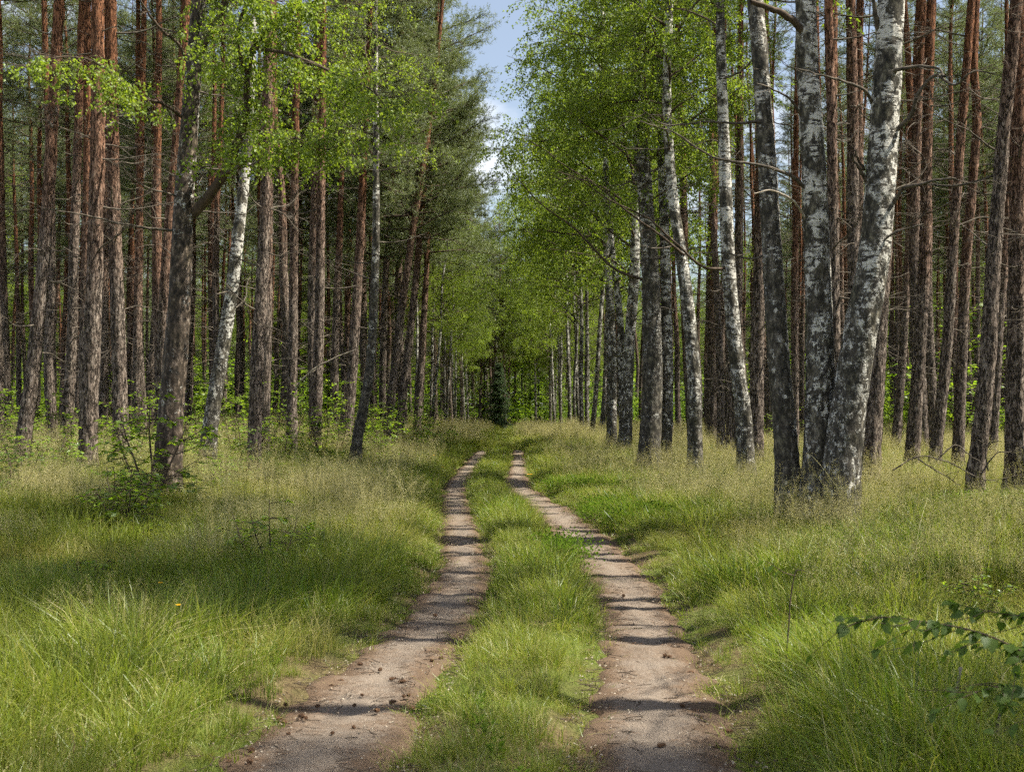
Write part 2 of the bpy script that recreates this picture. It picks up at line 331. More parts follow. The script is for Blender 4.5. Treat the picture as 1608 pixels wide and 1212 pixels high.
# ------------------------------------------------------------------ ground and wheel ruts
def axis(dense_a, dense_b, step, lo, hi, grow):
    a = list(np.arange(dense_a, dense_b + 1e-6, step)); s = step
    while a[-1] < hi: s *= grow; a.append(a[-1] + s)
    s = step
    while a[0] > lo: s *= grow; a.insert(0, a[0] - s)
    return np.array(a)
gx = axis(-2.4, 2.6, .07, -400, 400, 1.09); gy = axis(3.0, 24.0, .11, -60, 600, 1.05)
GX, GY = np.meshgrid(gx, gy); GZ = ground(GX, GY)
b = MB(); nx, ny = len(gx), len(gy)
i = np.arange(ny - 1)[:, None] * nx; j = np.arange(nx - 1)[None, :]
b.add(np.stack([GX, GY, GZ], -1).reshape(-1, 3), np.stack([i + j, i + j + 1, i + nx + j + 1, i + nx + j], -1).reshape(-1, 4))
obj('forest_floor', b.mesh('forest_floor', M_SOIL), kind='structure', label='mossy forest floor under the grass and trees')

def make_rut(side, label):
    ys = [2.5]
    while ys[-1] < 52: ys.append(ys[-1] + max(.03, ys[-1] * .0042))
    ys = np.array(ys); cl, cr, wl, wr = rut(ys); c, w = (cl, wl) if side < 0 else (cr, wr)
    u = np.linspace(-1.25, 1.25, 31)
    w = np.maximum(w, .05)
    X = c[:, None] + u[None, :] * w[:, None] * .5
    Y = np.broadcast_to(ys[:, None], X.shape)
    e = 1.0 + .09 * vn2(np.sign(u)[None, :] * 40 + 0 * X, Y, 1.7, 11) + .20 * vn2(X, Y, 5, 12)
    k = np.abs(u)[None, :] / e
    Z = ground(X, Y) + .058 - .085 * k ** 6 + .010 * vn2(X * 2.0, Y, 4.5, 13) + .004 * vn2(X, Y, 15, 14)
    Z = Z + (.020 + .016 * sst(8, 13, Y)) * vn2(X * .28, Y, 2.6, 15) + .012 * vn2(X * .25, Y, 5.1, 16)          # low cross ridges
    mb = MB(); n, mm = X.shape; i = np.arange(n - 1)[:, None] * mm; j = np.arange(mm - 1)[None, :]
    mb.add(np.stack([X, Y, Z], -1).reshape(-1, 3), np.stack([i + j, i + j + 1, i + mm + j + 1, i + mm + j], -1).reshape(-1, 4), 0, np.clip(k, 0, 1.3).ravel() ** 2)
    obj('wheel_track_' + ('left' if side < 0 else 'right'), mb.mesh('wheel_track', M_SAND, True, 'edge'), kind='structure', label=label)
make_rut(-1, 'left sandy wheel rut of the forest track'); make_rut(1, 'right sandy wheel rut of the forest track')

# ------------------------------------------------------------------ tree pieces
def rough_bark(amp, fz, ft, low=0.0, seed=0):
    def f(P, a, R):
        n = len(P); s = len(a)
        ca = np.cos(a)[None, :] * np.ones((n, 1)); sa = np.sin(a)[None, :] * np.ones((n, 1)); z = P[:, 2][:, None] * np.ones((1, s))
        q = np.stack([ca * ft, sa * ft, z * fz], -1).reshape(-1, 3)
        v = np.abs(vn(q, seed)) - .35 + .5 * vn(q * 2.3, seed + 1)
        g = np.stack([ca * .8, sa * .8, z * .9], -1).reshape(-1, 3)
        k = amp * (1 + low * np.exp(-np.maximum(P[:, 2] - P[0, 2], 0) / 1.3))[:, None]
        return (v.reshape(n, s) * k + .06 * R[:, None] * vn(g, seed + 2).reshape(n, s))
    return f
def trunk_mesh(name, P, r0, H, bark, sides, rings, seed, species, flare=.45, taper=.85):
    """P: axis points, local, base first"""
    S = spline(P, 500); zs = np.maximum.accumulate(S[:, 2] + np.arange(500) * 1e-6); zt = min(9.5, zs[-1] * .6)
    zl = np.concatenate([np.linspace(zs[0], zt, int(rings * .8)), np.linspace(zt, zs[-1], int(rings * .2) + 2)[1:]]); S = np.stack([np.interp(zl, zs, S[:, q]) for q in range(3)], 1)
    z = S[:, 2]; t = np.clip(z / H, 0, 1)
    R = r0 * ((1 - t) ** taper * .97 + .03) * (1 + flare * np.exp(-np.maximum(z, 0) / .38))
    V, F = tube(S, R, sides, rough_bark(.017 if species == 'pine' else .010, 5.0, 3.4, 2.0 if species == 'birch' else .4, seed))
    mb = MB(); mb.add(V, F)
    return mb.mesh(name, bark)

def limb_path(start, az, el, L, n, r, sag=0.0, wig=.06):
    d = np.array([math.cos(az) * math.cos(el), math.sin(az) * math.cos(el), math.sin(el)]); p = np.array(start, float); out = [p]
    for k in range(n):
        d = d + r.normal(size=3) * wig + np.array([0, 0, sag]); d = d / np.linalg.norm(d); p = p + d * L / n; out.append(p)
    return np.array(out)

def birch_crown(seed, Hc, Rad, nl=24, leaves=28, droop=1.0, lo=0.0, leafL=.055, one_side=None, density=1.0):
    """limbs and leaves round a vertical axis of height Hc; origin at the crown base. Returns (branch MB, leaf MB)"""
    r = np.random.default_rng(seed); wb = MB(); lb = MB(); S = []; D = []; LL = []
    for k in range(nl):
        f = (k + r.uniform(.2, .8)) / nl; z = lo + f * (Hc - lo) * .93
        az = k * 2.4 + r.uniform(-.5, .5)
        if one_side is not None: az = one_side + r.normal() * .9
        env = (1 - f) ** .65 * (0.55 + .45 * min(1, f * 4)); L = Rad * env * r.uniform(.75, 1.15) + .3
        P = limb_path((0, 0, z), az, r.uniform(.35, .85), L, 8, r, -.055 * droop, .10)
        P = spline(P, 12); rad = np.linspace(.012 + .013 * L / 2, .004, len(P)); wb.add(*tube(P, rad, 5))
        ns = max(3, int(L * 3.6))
        for q in range(ns):
            u = r.uniform(.18, 1.0); p = P[int(u * 11)]; a2 = az + r.choice([-1, 1]) * r.uniform(.3, 1.2)
            l2 = (.35 + .42 * L * (1.1 - u)) * r.uniform(.6, 1.2)
            Q = limb_path(p, a2, r.uniform(-.1, .6), l2, 5, r, -.10 * droop, .14)
            wb.add(*tube(Q, np.linspace(.006, .0025, len(Q)), 3))
            nt_ = max(3, int(l2 * 7 * density))
            for _ in range(nt_):
                s = Q[r.integers(1, len(Q))]
                S.append(s); D.append([r.normal() * .55 + .3 * math.cos(a2), r.normal() * .55 + .3 * math.sin(a2), -r.uniform(.2, 1.3) * droop]); LL.append(r.uniform(.22, .75))
    S = np.array(S); D = nrm(np.array(D)); LL = np.array(LL); n = len(S)
    T = S + D * LL[:, None]
    # hanging twigs
    w = .0022; side = nrm(np.cross(D, rvec(n, r))) * w
    wb.add(np.stack([S - side, S + side, T], 1).reshape(-1, 3), np.arange(3 * n).reshape(-1, 3))
    k = np.repeat(np.arange(n), np.maximum(3, (leaves * LL / .5).astype(int))); m = len(k); t = r.uniform(.05, 1.05, m)
    P = S[k] + D[k] * (LL[k] * t)[:, None] + r.normal(size=(m, 3)) * .035
    LD = nrm(D[k] * .4 + r.normal(size=(m, 3)) * .75 + np.array([0, 0, -.55]))
    l = leafL * r.uniform(.7, 1.25, m); lb.add(*leaf_quads(P, LD, l, l * .78, .10, r))
    return wb, lb

def pine_crown(seed, Hc, Rad, whorls=15, low_dead=2, dens=1.0, flat=.35):
    r = np.random.default_rng(seed); wb = MB(); S = []; D = []
    for k in range(whorls):
        f = (k + r.uniform(0, .6)) / whorls; z = f * Hc
        env = (1 - f) ** .7 * (0.6 + .4 * min(1, f * 3.5)); nb = r.integers(3, 6); az0 = r.uniform(0, 6.28)
        for q in range(nb):
            L = Rad * env * r.uniform(.55, 1.15) + .25; az = az0 + q * 6.283 / nb + r.uniform(-.4, .4)
            P = limb_path((0, 0, z), az, r.uniform(-.05, .5) + .35 * f, L, 7, r, .012, .13); P = spline(P, 10)
            wb.add(*tube(P, np.linspace(.010 + .009 * L, .004, 10), 4))
            ns = max(3, int(L * 11 * dens))
            for _ in range(ns):
                u = r.uniform(.28, 1.0); p = P[int(u * 9)]; a2 = az + r.choice([-1, 1]) * r.uniform(.25, 1.1)
                l2 = (.18 + .34 * L * (1.15 - u)) * r.uniform(.5, 1.2)
                Q = limb_path(p, a2, r.uniform(-.1, .5), l2, 4, r, .05, .16)
                wb.add(*tube(Q, np.linspace(.005, .002, len(Q)), 3))
                for _2 in range(max(3, int(l2 * 13))):
                    g = r.uniform(.3, 1.0); s = Q[min(4, int(g * 4.99))]
                    dd = (Q[-1] - Q[0]); dd = dd / np.linalg.norm(dd) + r.normal(size=3) * .75 + np.array([0, 0, .35])
                    S.append(s + r.normal(size=3) * .05); D.append(dd)
    S = np.array(S); D = nrm(np.array(D)); n = len(S); K = 13; k = np.repeat(np.arange(n), K); m = len(k)
    t = r.uniform(0, .16, m); P = S[k] + D[k] * t[:, None]
    ND = nrm(D[k] * .75 + rvec(m, r))
    lb = MB(); lb.add(*needle_tris(P, ND, r.uniform(.06, .12, m), .0105, r))
    return wb, lb

def dead_branch(seed, L, el=-.1):
    r = np.random.default_rng(seed); mb = MB()
    P = spline(limb_path((0, 0, 0), 0, el + r.uniform(-.2, .35), L, 6, r, r.uniform(-.06, .05), .15), 11)
    mb.add(*tube(P, np.linspace(.010 + .006 * L, .003, 11), 5))
    for q in range(int(2 + L * 4)):
        u = r.uniform(.25, 1); p = P[int(u * 10)]; Q = limb_path(p, r.normal() * .9, r.uniform(-.6, .5), L * r.uniform(.15, .45), 5, r, r.uniform(-.08, .05), .2)
        mb.add(*tube(Q, np.linspace(.0055, .002, len(Q)), 3))
        for _ in range(2):
            p2 = Q[r.integers(1, 5)]; Q2 = limb_path(p2, r.normal() * 1.3, r.uniform(-.7, .6), L * r.uniform(.06, .2), 3, r, 0, .2)
            mb.add(*tube(Q2, np.linspace(.003, .0015, len(Q2)), 3))
    return mb

DEAD = [dead_branch(100 + k, L).mesh('dead_branch', M_DEAD) for k, L in enumerate((.35, .5, .7, .9, 1.1, 1.4, 1.7, 2.1))]
def twig_mass(seed, z0, z1, n, rad):
    r = np.random.default_rng(seed); mb = MB()
    for k in range(n):
        z = r.uniform(z0, z1); L = r.uniform(.25, 1.9) * (.5 + .5 * z / z1); az = r.uniform(0, 6.28)
        P = limb_path((math.cos(az) * rad * .8, math.sin(az) * rad * .8, z), az, r.uniform(-.35, .4), L, 5, r, -.03, .14)
        mb.add(*tube(P, np.linspace(.008 + .004 * L, .003, len(P)), 3))
        for _ in range(int(L * 3)):
            p = P[r.integers(1, 6)]; Q = limb_path(p, az + r.normal(), r.uniform(-.5, .4), L * .3, 3, r, 0, .2); mb.add(*tube(Q, np.linspace(.004, .002, len(Q)), 3))
    return mb.mesh('dead_twigs', M_DEAD)
def meshes(pair, mats, nm):
    w, l = pair; return w.mesh(nm + '_wood', mats[0]), l.mesh(nm + '_leaf', mats[1], False)

PINE_HI = [meshes(pine_crown(200 + k, 7.0, 2.4, 14), (M_TWIG, M_PINEN), 'pine_crown') for k in range(4)]
PINE_LO = [meshes(pine_crown(220 + k, 10.5, 3.2, 20), (M_TWIG, M_PINEN), 'pine_crown') for k in range(3)]
BIRCH_C = [meshes(birch_crown(300 + k, 10.0, 4.1, 30, 20, 1.0, density=1.25), (M_TWIG, M_BLEAF), 'birch_crown') for k in range(3)]
BIRCH_S = [meshes(birch_crown(320 + k, 6.0, 2.2, 18, 20, 1.0), (M_TWIG, M_BLEAF), 'birch_crown') for k in range(2)]

def add_crown(root, pair, loc, rz, sc, lean=None):
    for nm, me in (('crown_branches', pair[0]), ('crown', pair[1])):
        o = obj(nm, me, root, loc); o.scale = (sc, sc, sc) if np.isscalar(sc) else sc
        o.rotation_euler = (lean[0] if lean else 0, lean[1] if lean else 0, rz)
        o['kind'] = 'stuff'

# ------------------------------------------------------------------ trees one can tell apart, placed from where each stands
NEAR = {}
def near_tree(key, species, Y, wpx, pts, H, label, crown=None, z0=9.0, csc=1.0, dead=(2.0, 9.5, 16), group=None, sides=30, seed=None, flare=None, dy=0.0):
    seed = seed if seed is not None else (sum(ord(ch) * (i + 3) for i, ch in enumerate(key)) % 9999)
    r = np.random.default_rng(seed)
    W = np.array([at(px, py, Y) for px, py in pts]); x0, y0 = W[0, 0], Y
    d = W[1] - W[0]; g = gz(x0, y0)
    k = (W[0, 2] - g + .08) / max(d[2], .1); base = W[0] - d * min(k, 1.0) * .8; base[2] = g - .08
    base[0] = W[0, 0] - d[0] * min(k, 1.0) * .5
    top = W[-1]; td = nrm((W[-1] - W[-2])[None])[0]; 
    P = [base] + list(W)
    z = top[2] - g
    if z < H:
        td2 = nrm((td + np.array([0, 0, .8]))[None])[0]; s = (H - z) / 2
        P.append(top + td * s / max(td[2], .3) * .9); P.append(P[-1] + td2 * s / td2[2] * 1.1)
    P = np.array(P); o0 = np.array([base[0], Y, g]); L = P - o0
    L[1:, 1] += np.cumsum(r.normal(size=len(L) - 1)) * .03 * Y / 20
    H2 = L[-1, 2]; r0 = wpx / 2 / FPX * Y * (.92 if species == 'pine' else 1.05)
    root = thing(species + '_tree', label, species + ' tree', o0, 0, group)
    bark = M_PINE if species == 'pine' else (M_OLDB if key == 'L6' else M_DKB if key in ('L12', 'R6', 'R3') else M_BIRCH)
    fl = flare if flare is not None else (.42 if species == 'pine' else .55)
    rings = 300 if sides >= 36 else (170 if sides >= 24 else 90)
    obj('trunk', trunk_mesh('trunk', L, r0, H2 * 1.05, bark, sides, rings, seed % 500, species, fl), root)
    S = spline(L, 80)
    ax = lambda zz: S[int(np.argmin(np.abs(S[:, 2] - zz)))]
    if crown is not None:
        p = ax(z0); q = ax(min(H2, z0 + 4)); ln = ((-(q - p)[1]) / 4 * .7, ((q - p)[0]) / 4 * .7)
        add_crown(root, crown, p, r.uniform(0, 6.28), csc, ln)
    if dead:
        for _ in range(dead[2]):
            zz = r.uniform(dead[0], dead[1]); p = ax(zz); me = DEAD[r.integers(0, 6 if zz < 5 else 8)]; az = r.uniform(0, 6.28)
            rr = r0 * (1 - zz / H2) ** .85 * .8
            o = obj('dead_branch', me, root, p + np.array([math.cos(az) * rr, math.sin(az) * rr, 0])); o.rotation_euler = (r.uniform(-.6, .6), r.uniform(-.35, .35), az)
    NEAR[key] = (root, o0, S, r0, H2)
    return root

# right-hand birch row and the pines behind it
near_tree('R1', 'birch', 15.2, 58, [(1315, 785), (1332, 640), (1350, 520), (1371, 400), (1385, 250), (1396, 100), (1402, 0)], 15.5,
          'thick birch leaning right, right trunk of the close trio at the grass edge', BIRCH_S[0], 10.6, .7, None, sides=40)
near_tree('R2', 'birch', 15.4, 46, [(1283, 772), (1288, 600), (1285, 400), (1279, 250), (1272, 120), (1268, 0)], 16,
          'straight mottled birch in the middle of the close trio right of the track', BIRCH_S[1], 10.6, .7, None, sides=40)
near_tree('R3', 'birch', 15.7, 37, [(1236, 772), (1229, 650), (1221, 550), (1212, 400), (1205, 250), (1196, 100), (1188, 0)], 15,
          'birch with a dark scaly foot, left trunk of the close trio', BIRCH_S[0], 10.6, .65, None, sides=36)
near_tree('R4', 'birch', 23.5, 26, [(1172, 728), (1166, 640), (1156, 560), (1146, 440), (1140, 300), (1135, 150), (1131, 0)], 15,
          'slender birch bending left, next one left of the close trio', BIRCH_S[1], 8.2, 1.15, (3, 8.5, 7))
near_tree('R5', 'birch', 25.5, 23, [(1092, 720), (1090, 600), (1082, 490), (1070, 390), (1058, 290), (1050, 150), (1054, 0)], 15.5,
          'white birch with an S-curved trunk and dark foot, standing alone between neighbours', BIRCH_C[1], 6.6, .85, (3, 7.5, 6))
near_tree('R6', 'birch', 28, 33, [(1019, 712), (1024, 600), (1022, 440), (1012, 290), (1003, 180), (1000, 60)], 16,
          'stout dark-footed birch of the touching pair beside the grass bank', BIRCH_C[0], 5.8, .95, (3, 7, 6))
near_tree('R7', 'birch', 28.2, 20, [(1044, 716), (1048, 600), (1046, 420), (1040, 250), (1038, 120), (1044, 0)], 16,
          'paler thin birch of the touching pair, right beside the dark-footed one', BIRCH_C[2], 6.6, .85, (3, 7, 6))
near_tree('R8', 'birch', 39, 20, [(982, 690), (985, 600), (990, 520), (997, 420), (1000, 320)], 18.5,
          'birch with a bright forked trunk in the right-hand row', BIRCH_C[1], 5.2, 1.3, (3, 6, 4), sides=20)
near_tree('R8b', 'birch', 39.6, 14, [(979, 690), (977, 600), (973, 500), (962, 400), (955, 300)], 14.5,
          'thinner birch stem crossing the bright forked one in the right-hand row', None, 5.2, .9, (3, 6, 3), sides=18)
near_tree('R9', 'birch', 42, 15, [(961, 684), (962, 580), (959, 480), (954, 400), (952, 300)], 19,
          'very white thin birch just left of the forked birch', BIRCH_C[2], 5.2, 1.3, (3, 5.5, 3), sides=18)
RB = [(46, 3.9), (50, 3.5), (53, 4.1), (56, 3.5), (59, 3.9), (63, 3.5), (67, 4.0), (71, 3.6), (76, 3.8), (81, 3.5), (87, 3.8), (94, 3.6), (102, 3.5)]
near_tree('P1', 'pine', 22, 32, [(1366, 735), (1378, 560), (1390, 400), (1398, 250), (1404, 100)], 21, 'dark thick pine half hidden behind the leaning birch of the trio', PINE_HI[0], 14, .7)
near_tree('P3', 'pine', 27, 24, [(1431, 716), (1441, 560), (1450, 400), (1456, 200), (1464, 0)], 21, 'straight orange-topped pine right of the dark one behind the trio', PINE_HI[1], 14, .7)
near_tree('P2', 'pine', 38, 15, [(1406, 690), (1418, 540), (1427, 400), (1438, 150), (1445, 0)], 21, 'thin pine seen in the gap right of the leaning birch', PINE_HI[2], 14, .7)
near_tree('P4', 'pine', 26, 20, [(1468, 724), (1486, 560), (1496, 400), (1511, 200), (1527, 0)], 21, 'slim pine slanting right, left of the pair of crossing pines', PINE_HI[3], 14, .7)
near_tree('P5', 'pine', 26.5, 20, [(1503, 724), (1511, 560), (1519, 400), (1536, 200), (1531, 100), (1536, 0)], 21, 'pine with a crooked kinked upper trunk near the right edge', PINE_HI[0], 14, .7)
near_tree('P6', 'pine', 19, 28, [(1531, 758), (1549, 580), (1563, 400), (1580, 200), (1598, 0)], 21, 'sunlit flaky pine leaning right with dead branches at its foot', PINE_HI[1], 14, .7, dead=(2, 8, 7))
near_tree('P7', 'pine', 30, 17, [(1558, 712), (1572, 500), (1580, 400), (1590, 200), (1600, 0)], 21, 'thin orange pine right behind the flaky leaning pine', PINE_HI[2], 14, .7)
near_tree('P8', 'pine', 20.5, 34, [(1593, 742), (1598, 560), (1603, 400), (1606, 200), (1610, 0)], 21, 'thick dark pine cut by the right edge of the picture', PINE_HI[3], 14, .7)
near_tree('P9', 'pine', 28, 26, [(1186, 712), (1189, 560), (1193, 400), (1198, 200), (1202, 0)], 21, 'dark pine directly behind the slender bending birch', PINE_HI[1], 14, .7)
near_tree('P10', 'pine', 21.5, 21, [(1306, 720), (1310, 560), (1309, 400), (1305, 200), (1301, 0)], 21, 'orange pine close behind the straight birch of the trio', PINE_HI[0], 14, .7)
near_tree('P11', 'pine', 42, 19, [(1118, 686), (1118, 560), (1119, 400), (1122, 200)], 21, 'grey pine between the S-curved birch and the bending birch', PINE_HI[2], 14, .7)
near_tree('P12', 'pine', 36, 14, [(1248, 700), (1248, 560), (1250, 400), (1252, 200), (1256, 0)], 21, 'thin pine in the gap between the left and middle trunks of the trio', PINE_HI[3], 14, .7)
# left-hand edge of the wood
near_tree('L1', 'pine', 24, 26, [(39, 698), (54, 580), (70, 400), (80, 200), (90, 0)], 21, 'leaning grey pine nearest the left edge of the picture', PINE_HI[0], 14)
near_tree('L2', 'pine', 30, 20, [(104, 682), (112, 560), (118, 400), (123, 200), (129, 0)], 21, 'slim reddish pine between the leaning pine and the pale lit pine', PINE_HI[1], 14)
near_tree('L3', 'pine', 22, 31, [(138, 708), (144, 560), (150, 400), (153, 200), (152, 0)], 21, 'thick straight pine with a pale sunlit trunk, left side', PINE_HI[2], 14, dead=(2, 8.5, 9))
near_tree('L4', 'pine', 25, 26, [(190, 694), (186, 560), (179, 400), (173, 250), (170, 0)], 21, 'dark pine with orange top right of the pale lit pine', PINE_HI[3], 14)
near_tree('L5', 'pine', 34, 17, [(216, 690), (217, 560), (218, 300), (223, 0)], 21, 'thin straight orange pine left of the old forked birch', PINE_HI[0], 14)
near_tree('L6', 'birch', 18.5, 40, [(263, 748), (271, 650), (279, 560), (285, 450), (288, 340), (296, 210), (303, 110), (311, 0)], 13,
          'old birch with furrowed foot and a big arching limb, left side', None, 6, 1, (2.2, 5, 4), sides=40, flare=.5)
near_tree('L7', 'pine', 27, 22, [(252, 660), (257, 500), (262, 400), (279, 200), (292, 0)], 21, 'orange pine directly behind the old limbed birch', PINE_HI[1], 14)
near_tree('L8', 'birch', 23.5, 24, [(326, 712), (336, 630), (351, 540), (364, 450), (374, 370), (386, 240), (392, 100), (396, 0)], 13,
          'pale birch leaning right beside the old limbed birch', BIRCH_S[1], 9.6, .8, (3, 6, 5))
near_tree('L9', 'pine', 23, 23, [(399, 716), (403, 600), (410, 450), (416, 300), (421, 100)], 21, 'pine with shrubs at its foot, right of the leaning pale birch', PINE_HI[3], 14)
near_tree('L10', 'pine', 31, 18, [(458, 684), (459, 560), (461, 400), (463, 260), (466, 100)], 21, 'straight pine with a pale bent dead bough near its foot', PINE_HI[2], 14)
near_tree('L11', 'pine', 33, 19, [(497, 682), (502, 540), (504, 400), (506, 200)], 21, 'dark pine second right of the one with the bent dead bough', PINE_HI[0], 14)
near_tree('L12', 'birch', 29.5, 17, [(561, 690), (570, 640), (580, 580), (586, 480), (590, 360), (590, 260)], 13, 'thin dark birch curving at its foot at the wood edge', BIRCH_S[0], 7.0, 1.0, (3, 6.5, 5))
near_tree('L13', 'pine', 35, 20, [(545, 672), (554, 560), (563, 400), (569, 270), (574, 150)], 17, 'pine close behind the thin curving dark birch', PINE_LO[0], 7.4, .9)
near_tree('L14', 'pine', 42, 16, [(608, 668), (617, 600), (628, 500), (642, 400)], 21, 'leaning pine of the left edge beyond the curving dark birch', PINE_LO[1], 7.2, 1.2, sides=20)
near_tree('L15', 'pine', 44, 15, [(627, 668), (640, 560), (652, 450), (660, 350)], 21.5, 'pine leaning towards the track, behind a leafy bush', PINE_LO[2], 7.0, 1.25, sides=20)
near_tree('L16', 'pine', 50, 13, [(655, 668), (662, 560), (668, 450), (672, 350)], 22, 'slim edge pine left of the far birches', PINE_LO[0], 7.0, 1.3, sides=18)

# the old birch: arching limb, side limbs and its own leafy sprays
def limb_px(key, pts, Y0, Y1, r0, r1, name='branch', mat_=None, sides=8, twigs=0, seed=0):
    root, o0, S, tr, H2 = NEAR[key]
    n = len(pts); P = np.array([at(px, py, Y0 + (Y1 - Y0) * k / (n - 1)) for k, (px, py) in enumerate(pts)]) - o0
    Q = spline(P, max(12, 5 * n)); mb = MB(); r = np.random.default_rng(seed + 55)
    Q = Q + np.cumsum(r.normal(size=Q.shape), axis=0) * .006
    mb.add(*tube(Q, np.linspace(r0, r1, len(Q)), sides, rough_bark(r0 * .12, 6, 2, 0, seed)))
    for _ in range(twigs):
        k = r.integers(len(Q) // 4, len(Q)); d = Q[min(k + 1, len(Q) - 1)] - Q[max(k - 1, 0)]; az = math.atan2(d[1], d[0]) + r.normal() * .9
        T = limb_path(Q[k], az, r.uniform(-.5, .7), r.uniform(.25, .9), 5, r, -.04, .2); mb.add(*tube(T, np.linspace(max(r1 * .6, .004), .002, len(T)), 4))
        for _2 in range(2):
            T2 = limb_path(T[r.integers(1, 5)], az + r.normal(), r.uniform(-.6, .6), r.uniform(.1, .35), 3, r, 0, .2); mb.add(*tube(T2, np.linspace(.003, .0015, len(T2)), 3))
    obj(name, mb.mesh(name, mat_ or M_TWIG), root); return Q
LIMBS6 = []
LIMBS6.append(limb_px('L6', [(292, 345), (322, 312), (350, 270), (368, 225), (384, 180), (386, 120), (398, 70), (440, 30), (500, 0)], 18.5, 17.4, .085, .02, twigs=9, seed=1))
LIMBS6.append(limb_px('L6', [(386, 115), (370, 70), (372, 30), (392, -20)], 17.7, 17.0, .035, .012, twigs=5, seed=2))
LIMBS6.append(limb_px('L6', [(398, 72), (450, 80), (510, 100), (580, 130), (610, 170)], 17.6, 16.6, .03, .006, twigs=8, seed=3))
LIMBS6.append(limb_px('L6', [(345, 278), (375, 262), (410, 230), (450, 215), (505, 235)], 18, 17, .025, .006, twigs=7, seed=4))
LIMBS6.append(limb_px('L6', [(288, 362), (240, 362), (180, 352), (120, 336), (70, 330), (40, 318)], 18.5, 17.2, .022, .005, 'branch', M_DEAD, twigs=6, seed=5))
LIMBS6.append(limb_px('L6', [(293, 95), (272, 65), (250, 45), (228, 15), (205, -20)], 18.5, 17.6, .028, .01, twigs=4, seed=6))
LIMBS6.append(limb_px('L6', [(294, 190), (262, 165), (215, 150), (150, 100), (90, 92), (40, 110)], 18.5, 17.0, .026, .006, twigs=9, seed=7))
LIMBS6.append(limb_px('L6', [(304, 95), (330, 40), (352, -10), (380, -60)], 18.5, 18.0, .05, .015, twigs=5, seed=8))
def leaf_sprays(Ls, r, per, spread, leaves=16, leafL=.05):
    lb = MB(); wb = MB(); S = []; D = []; LL = []
    for Q in Ls:
        ln = np.linalg.norm(np.diff(Q, axis=0), axis=1).sum()
        for _ in range(int(per * ln)):
            k = r.integers(len(Q) // 3, len(Q)); s = Q[k]; az = r.uniform(0, 6.28)
            T = limb_path(s, az, r.uniform(-.3, .5), r.uniform(.3, 1.0) * spread, 5, r, -.12, .2); wb.add(*tube(T, np.linspace(.005, .002, len(T)), 3))
            for _2 in range(7):
                S.append(T[r.integers(1, 6)]); D.append([r.normal() * .6, r.normal() * .6, -r.uniform(.1, 1.2)]); LL.append(r.uniform(.15, .5))
    S = np.array(S); D = nrm(np.array(D)); LL = np.array(LL); k = np.repeat(np.arange(len(S)), leaves); m = len(k)
    P = S[k] + D[k] * (LL[k] * r.uniform(0, 1, m))[:, None] + r.normal(size=(m, 3)) * .03
    l = leafL * r.uniform(.7, 1.25, m); lb.add(*leaf_quads(P, nrm(D[k] * .4 + r.normal(size=(m, 3)) * .75 + np.array([0, 0, -.55])), l, l * .8, .1, r))
    return wb, lb
r6 = np.random.default_rng(61)
for nm, sel, per in (('leafy_spray', [0, 1, 2, 3, 7], 15), ('leafy_spray', [6], 9)):
    w, l = leaf_sprays([LIMBS6[q] for q in sel], r6, per, 1.1, 13)
    obj('spray_twigs', w.mesh('spray_twigs', M_TWIG), NEAR['L6'][0])
    o = obj('crown', l.mesh('crown', M_BLEAF, False), NEAR['L6'][0]); o['kind'] = 'stuff'
root6 = NEAR['L6'][0]; add_crown(root6, BIRCH_S[0], NEAR['L6'][2][58], 1.0, .8)

# limbs of the right-hand birches
limb_px('R1', [(1372, 300), (1355, 270), (1342, 250), (1338, 240)], 15.2, 14.9, .03, .012, mat_=M_DEAD, seed=11)
limb_px('R1', [(1380, 340), (1402, 318), (1418, 292), (1450, 282), (1500, 272)], 15.2, 14.6, .028, .012, twigs=2, mat_=M_DEAD, seed=12)
limb_px('R1', [(1388, 235), (1405, 205), (1432, 178), (1440, 150), (1470, 115), (1500, 128), (1530, 108), (1572, 110)], 15.2, 14.2, .035, .006, twigs=9, mat_=M_DEAD, seed=13)
limb_px('R1', [(1391, 150), (1405, 118), (1415, 110), (1470, 108), (1485, 125)], 15.2, 14.6, .03, .012, twigs=5, mat_=M_DEAD, seed=14)
limb_px('R1', [(1374, 165), (1360, 140), (1330, 128), (1300, 120), (1240, 100)], 15.2, 14.4, .022, .006, twigs=3, mat_=M_DEAD, seed=15)
limb_px('R1', [(1390, 60), (1382, 40), (1375, 10), (1370, -20)], 15.2, 15.0, .035, .02, mat_=M_DEAD, seed=16)
limb_px('R1', [(1362, 430), (1375, 395), (1410, 365), (1455, 352)], 15.2, 14.7, .02, .008, mat_=M_DEAD, twigs=1, seed=17)
limb_px('R1', [(1360, 265), (1350, 245), (1345, 232)], 15.2, 14.9, .02, .01, mat_=M_DEAD, seed=18)
limb_px('R2', [(1268, 345), (1250, 320), (1215, 300), (1180, 302)], 15.4, 14.8, .018, .006, mat_=M_PALE, seed=21)
limb_px('R2', [(1270, 300), (1250, 278), (1225, 262), (1180, 252), (1120, 240), (1060, 205), (1010, 190)], 15.4, 14.5, .026, .006, twigs=5, mat_=M_DEAD, seed=22)
limb_px('R2', [(1262, 180), (1245, 160), (1218, 145), (1190, 138)], 15.4, 14.9, .018, .006, twigs=2, mat_=M_DEAD, seed=23)
limb_px('R2', [(1268, 50), (1248, 30), (1225, 15), (1180, 5)], 15.4, 15.0, .05, .03, seed=24)
limb_px('R3', [(1212, 400), (1180, 405), (1140, 398), (1090, 400)], 15.7, 15.2, .014, .005, twigs=2, mat_=M_DEAD, seed=31)
limb_px('R3', [(1208, 190), (1165, 192), (1110, 190), (1045, 195), (1012, 170)], 15.7, 14.8, .02, .005, twigs=6, mat_=M_DEAD, seed=32)
